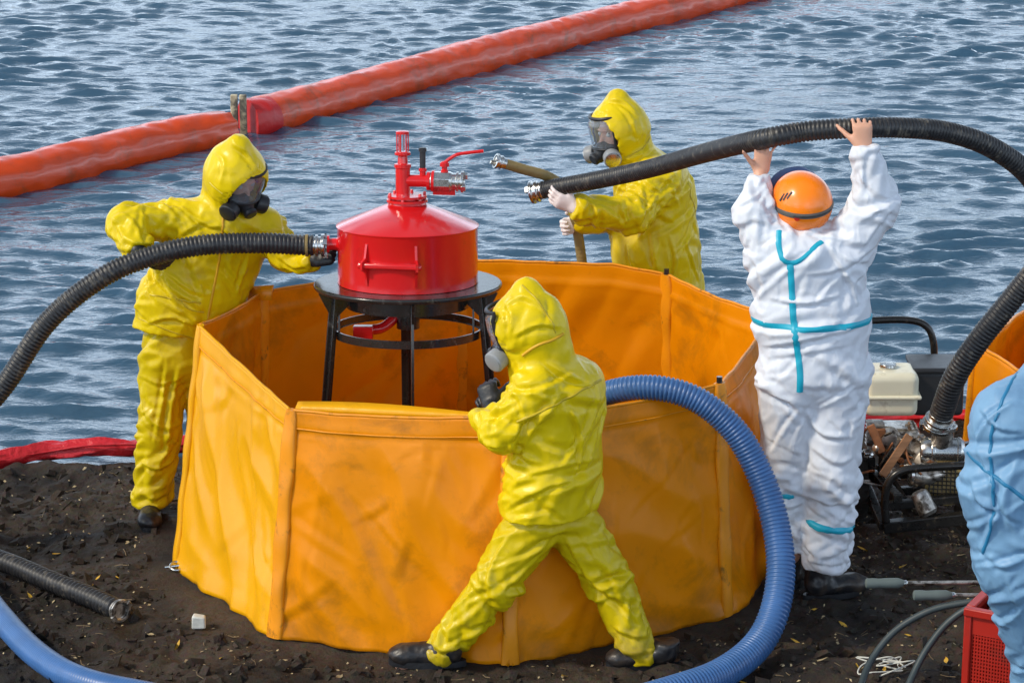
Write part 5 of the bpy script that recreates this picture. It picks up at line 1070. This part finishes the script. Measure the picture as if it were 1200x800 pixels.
for lab, (xa, ya, xb, yb, xg), Y in (('upper longer pressure lance with grey grip pointing left, above the red crate', (1014, 683, 1300, 681, 1056), 9.95), ('lower shorter pressure lance with grey green grip pointing left, just above the crate rim', (1070, 697, 1300, 698, 1112), 9.80)):
    a, b, g = A(xa, ya, Y), A(xb, yb, Y), A(xg, ya, Y); r = thing('pressure_lance', (a+b)/2*[1, 1, 0], lab, 'lance', 'pressure lances held over the crate'); d = nz(b-a)
    MB().tube([g-d*.02, b], .0085, 12).build('lance_tube', M['steel'], r, smooth=60)
    MB().lathe(a, [(.012, 0), (.019, .004), (.020, .03), (.018, .05), (.020, .09), (.020, .125), (.014, .142), (.011, .150)], d, 20).build('grip', M['grip'], r)
    MB().lathe(g+d*.0, [(.012, 0), (.012, .02), (.009, .024)], d, 14).build('collar', M['chrome'], r)
for lab, pts in (('outer grey-green cable bending from the lances down to the soil at the bottom', [A(1240, 696, 9.75), A(1200, 699, 9.75), A(1168, 702, 9.76), A(1130, 706, 9.78), A(1090, 715, 9.8), A(1050, 738, 9.8), A(1023, 770, 9.75), A(1010, 800, 9.65), G(1004, 835, .012), G(990, 880, .012)]),
                 ('inner grey-green cable bending down to the soil beside the red crate', [A(1240, 700, 9.72), A(1200, 702, 9.72), A(1165, 706, 9.72), A(1138, 711, 9.72), A(1110, 730, 9.72), A(1085, 762, 9.68), A(1068, 795, 9.62), G(1052, 835, .012), G(1030, 880, .012)])):
    P = spline(pts, 12); r = thing('cable', P[len(P)//2]*[1, 1, 0], lab, 'cable', 'cables beside the crate'); MB().tube(P, .0135, 12).build('sheath', M['cable'], r, smooth=180)
    q = A(1172, 702 if 'outer' in lab else 706, 9.74); MB().lathe(q-[.03, 0, 0], [(.015, 0), (.017, .004), (.017, .03), (.014, .034), (.014, .055)], (1, 0, .02), 16).build('ferrule', M['chrome'], r)

# ------------------------------------------------------------------ small things on the soil
def gz(x, y): return float(terr(np.array([x]), np.array([y]))[0])
def tangle():
    rr = np.random.default_rng(11); c = G(1045, 788); pts = [c+np.array([rr.normal(0, .07), rr.normal(0, .05), rr.uniform(.0, .045)]) for _ in range(16)]
    for q in pts: q[2] += max(0, gz(q[0], q[1]))+.004
    o = MB().tube(spline(pts, 8), .0032, 6).build('cord', M['rag'], None, loc=(c[0], c[1], 0), smooth=180); tag(o, 'tangled pale cord on the soil at the bottom, left of the red crate', 'cord')
tangle()
def shackle():
    c = G(213, 668); r = thing('shackle', (c[0], c[1], 0), 'small metal shackle on the soil at the left foot of the pool', 'shackle'); a = np.linspace(0, 2*math.pi, 20, endpoint=False)
    MB().tube([c+np.array([.028*math.cos(t)-.02, .03*math.sin(t), .02+.008*math.sin(t)]) for t in a], .006, 8, closed=True).build('ring', M['chrome'], r, smooth=180)
    MB().tube([c+[-.07, -.01, .018], c+[.03, .01, .024]], .006, 8).build('pin', M['chrome'], r)
shackle()
c = G(233, 735); V = [c+np.array(q) for q in ((-.028, -.02, 0), (.03, -.018, .0), (.026, .02, .0), (-.024, .022, 0), (-.026, -.016, .055), (.026, -.02, .048), (.028, .016, .05), (-.02, .018, .058))]
tag(mk('stone', V, [(0, 3, 2, 1), (4, 5, 6, 7), (0, 1, 5, 4), (1, 2, 6, 5), (2, 3, 7, 6), (3, 0, 4, 7)], M['rag'], loc=(c[0], c[1], 0), bevel=.006), 'pale broken stone cube on the soil near the left front of the pool', 'stone')
def leaf_mesh():
    prof = [(0, 0), (.25, .5), (.5, .62), (.75, .42), (1, 0)]; V = []; F = []
    for i, (t, w_) in enumerate(prof): V += [((t-.5)*.052, w_*.016, .004+.008*abs(t-.5)), ((t-.5)*.052, 0, 0+.006*t), ((t-.5)*.052, -w_*.016, .003+.006*t)]
    for i in range(4):
        a = i*3; F += [(a, a+1, a+4, a+3), (a+1, a+2, a+5, a+4)]
    me = bpy.data.meshes.new('fallen_leaf'); me.from_pydata(V, [], F); me.shade_smooth(); return me
lm = [leaf_mesh(), leaf_mesh()]; lm[0].materials.append(M['leaf']); lm[1].materials.append(M['leaf2'])
rr = np.random.default_rng(5)
spots = [(69, 646), (117, 682), (38, 694), (140, 678), (660, 793), (1040, 787), (936, 755), (962, 715), (880, 752), (1110, 780), (1056, 660), (1010, 640), (1150, 632), (985, 733), (180, 742), (205, 756), (105, 690), (260, 770), (62, 600), (30, 640), (150, 640), (330, 775), (395, 790), (1000, 785), (1060, 745), (965, 780), (870, 800), (1085, 640), (1128, 655)]
for i, (x, y) in enumerate(spots):
    if (x, y) == (660, 793): pass
    q = G(x+rr.normal(0, 3), y+rr.normal(0, 2)); o = bpy.data.objects.new('fallen_leaf', lm[0 if i < 14 else rr.integers(0, 2)]); COL.objects.link(o); o.location = (q[0], q[1], gz(q[0], q[1])+.008)
    o.rotation_euler = (rr.normal(0, .3), rr.normal(0, .3), rr.uniform(0, 6.28)); s_ = rr.uniform(.6, 1.1); o.scale = (s_, s_, s_); tag(o, 'small curled dry leaf lying on the dark soil', 'leaf', 'dry leaves scattered on the soil')
def scatter(name, n, mt, fn, region, kind='stuff', label=None):
    mb = MB(); k = 0
    while k < n:
        x, y = rr.uniform(region[0], region[1]), rr.uniform(region[2], region[3])
        if y > shore(x)-.15 or math.hypot((x+.15)/1.42, (y-11.3)/1.36) < 1: continue
        fn(mb, np.array([x, y, gz(x, y)])); k += 1
    o = mb.build(name, mt, None, smooth=50); o['kind'] = kind; tag(o, label); return o
ICO = None
def clod(mb, q):
    s_ = .005+.030*rr.random()**4; R_ = np.array(Matrix.Rotation(rr.uniform(0, 6), 3, Vector(rr.normal(size=3)).normalized()))
    V = np.array([(-1, -.6, -.5), (.9, -.8, -.4), (1, .7, -.5), (-.8, .9, -.4), (-.6, -.5, .7), (.6, -.5, .6), (.5, .6, .75), (-.6, .5, .6)])*(1+rr.normal(0, .16, (8, 3)))*s_*[1.1, .9, .7]
    mb.add(q+V@R_.T, [(0, 3, 2, 1), (4, 5, 6, 7), (0, 1, 5, 4), (1, 2, 6, 5), (2, 3, 7, 6), (3, 0, 4, 7)])
def twig(mb, q):
    a = rr.uniform(0, 6.28); L_ = rr.uniform(.015, .07); d = np.array([math.cos(a), math.sin(a), rr.normal(0, .1)])*L_; e_ = q+[0, 0, .006]; mb.tube([e_, e_+d*.5+rr.normal(0, .004, 3), e_+d], rr.uniform(.0010, .0022), 4)
def bit(mb, q):
    a = rr.uniform(0, 6.28); u = np.array([math.cos(a), math.sin(a), rr.normal(0, .3)])*rr.uniform(.004, .011); v = np.array([-math.sin(a), math.cos(a), rr.normal(0, .3)])*rr.uniform(.003, .006); q = q+[0, 0, .006]
    mb.add([q-u, q-v, q+u, q+v+[0, 0, .003]], [(0, 1, 2, 3)])
scatter('soil_clods', 5200, M['soil'], clod, (-2.7, 2.6, 9.5, 13.2), label='loose dark clods of soil all over the bank')
scatter('twigs', 380, M['straw'], twig, (-2.7, 2.6, 9.5, 13.1), label='thin twigs and straw scattered on the soil')
scatter('leaf_litter', 1300, M['leaf2'], bit, (-2.7, 2.6, 9.5, 13.1), label='tiny pale leaf and stone bits on the soil')
scatter('straw_litter', 500, M['straw'], bit, (1.3, 2.4, 10.9, 11.6), label='pale straw and leaf bits under the motor pump')
left_man(); front_man(); back_man(); white_man(); blue_man()
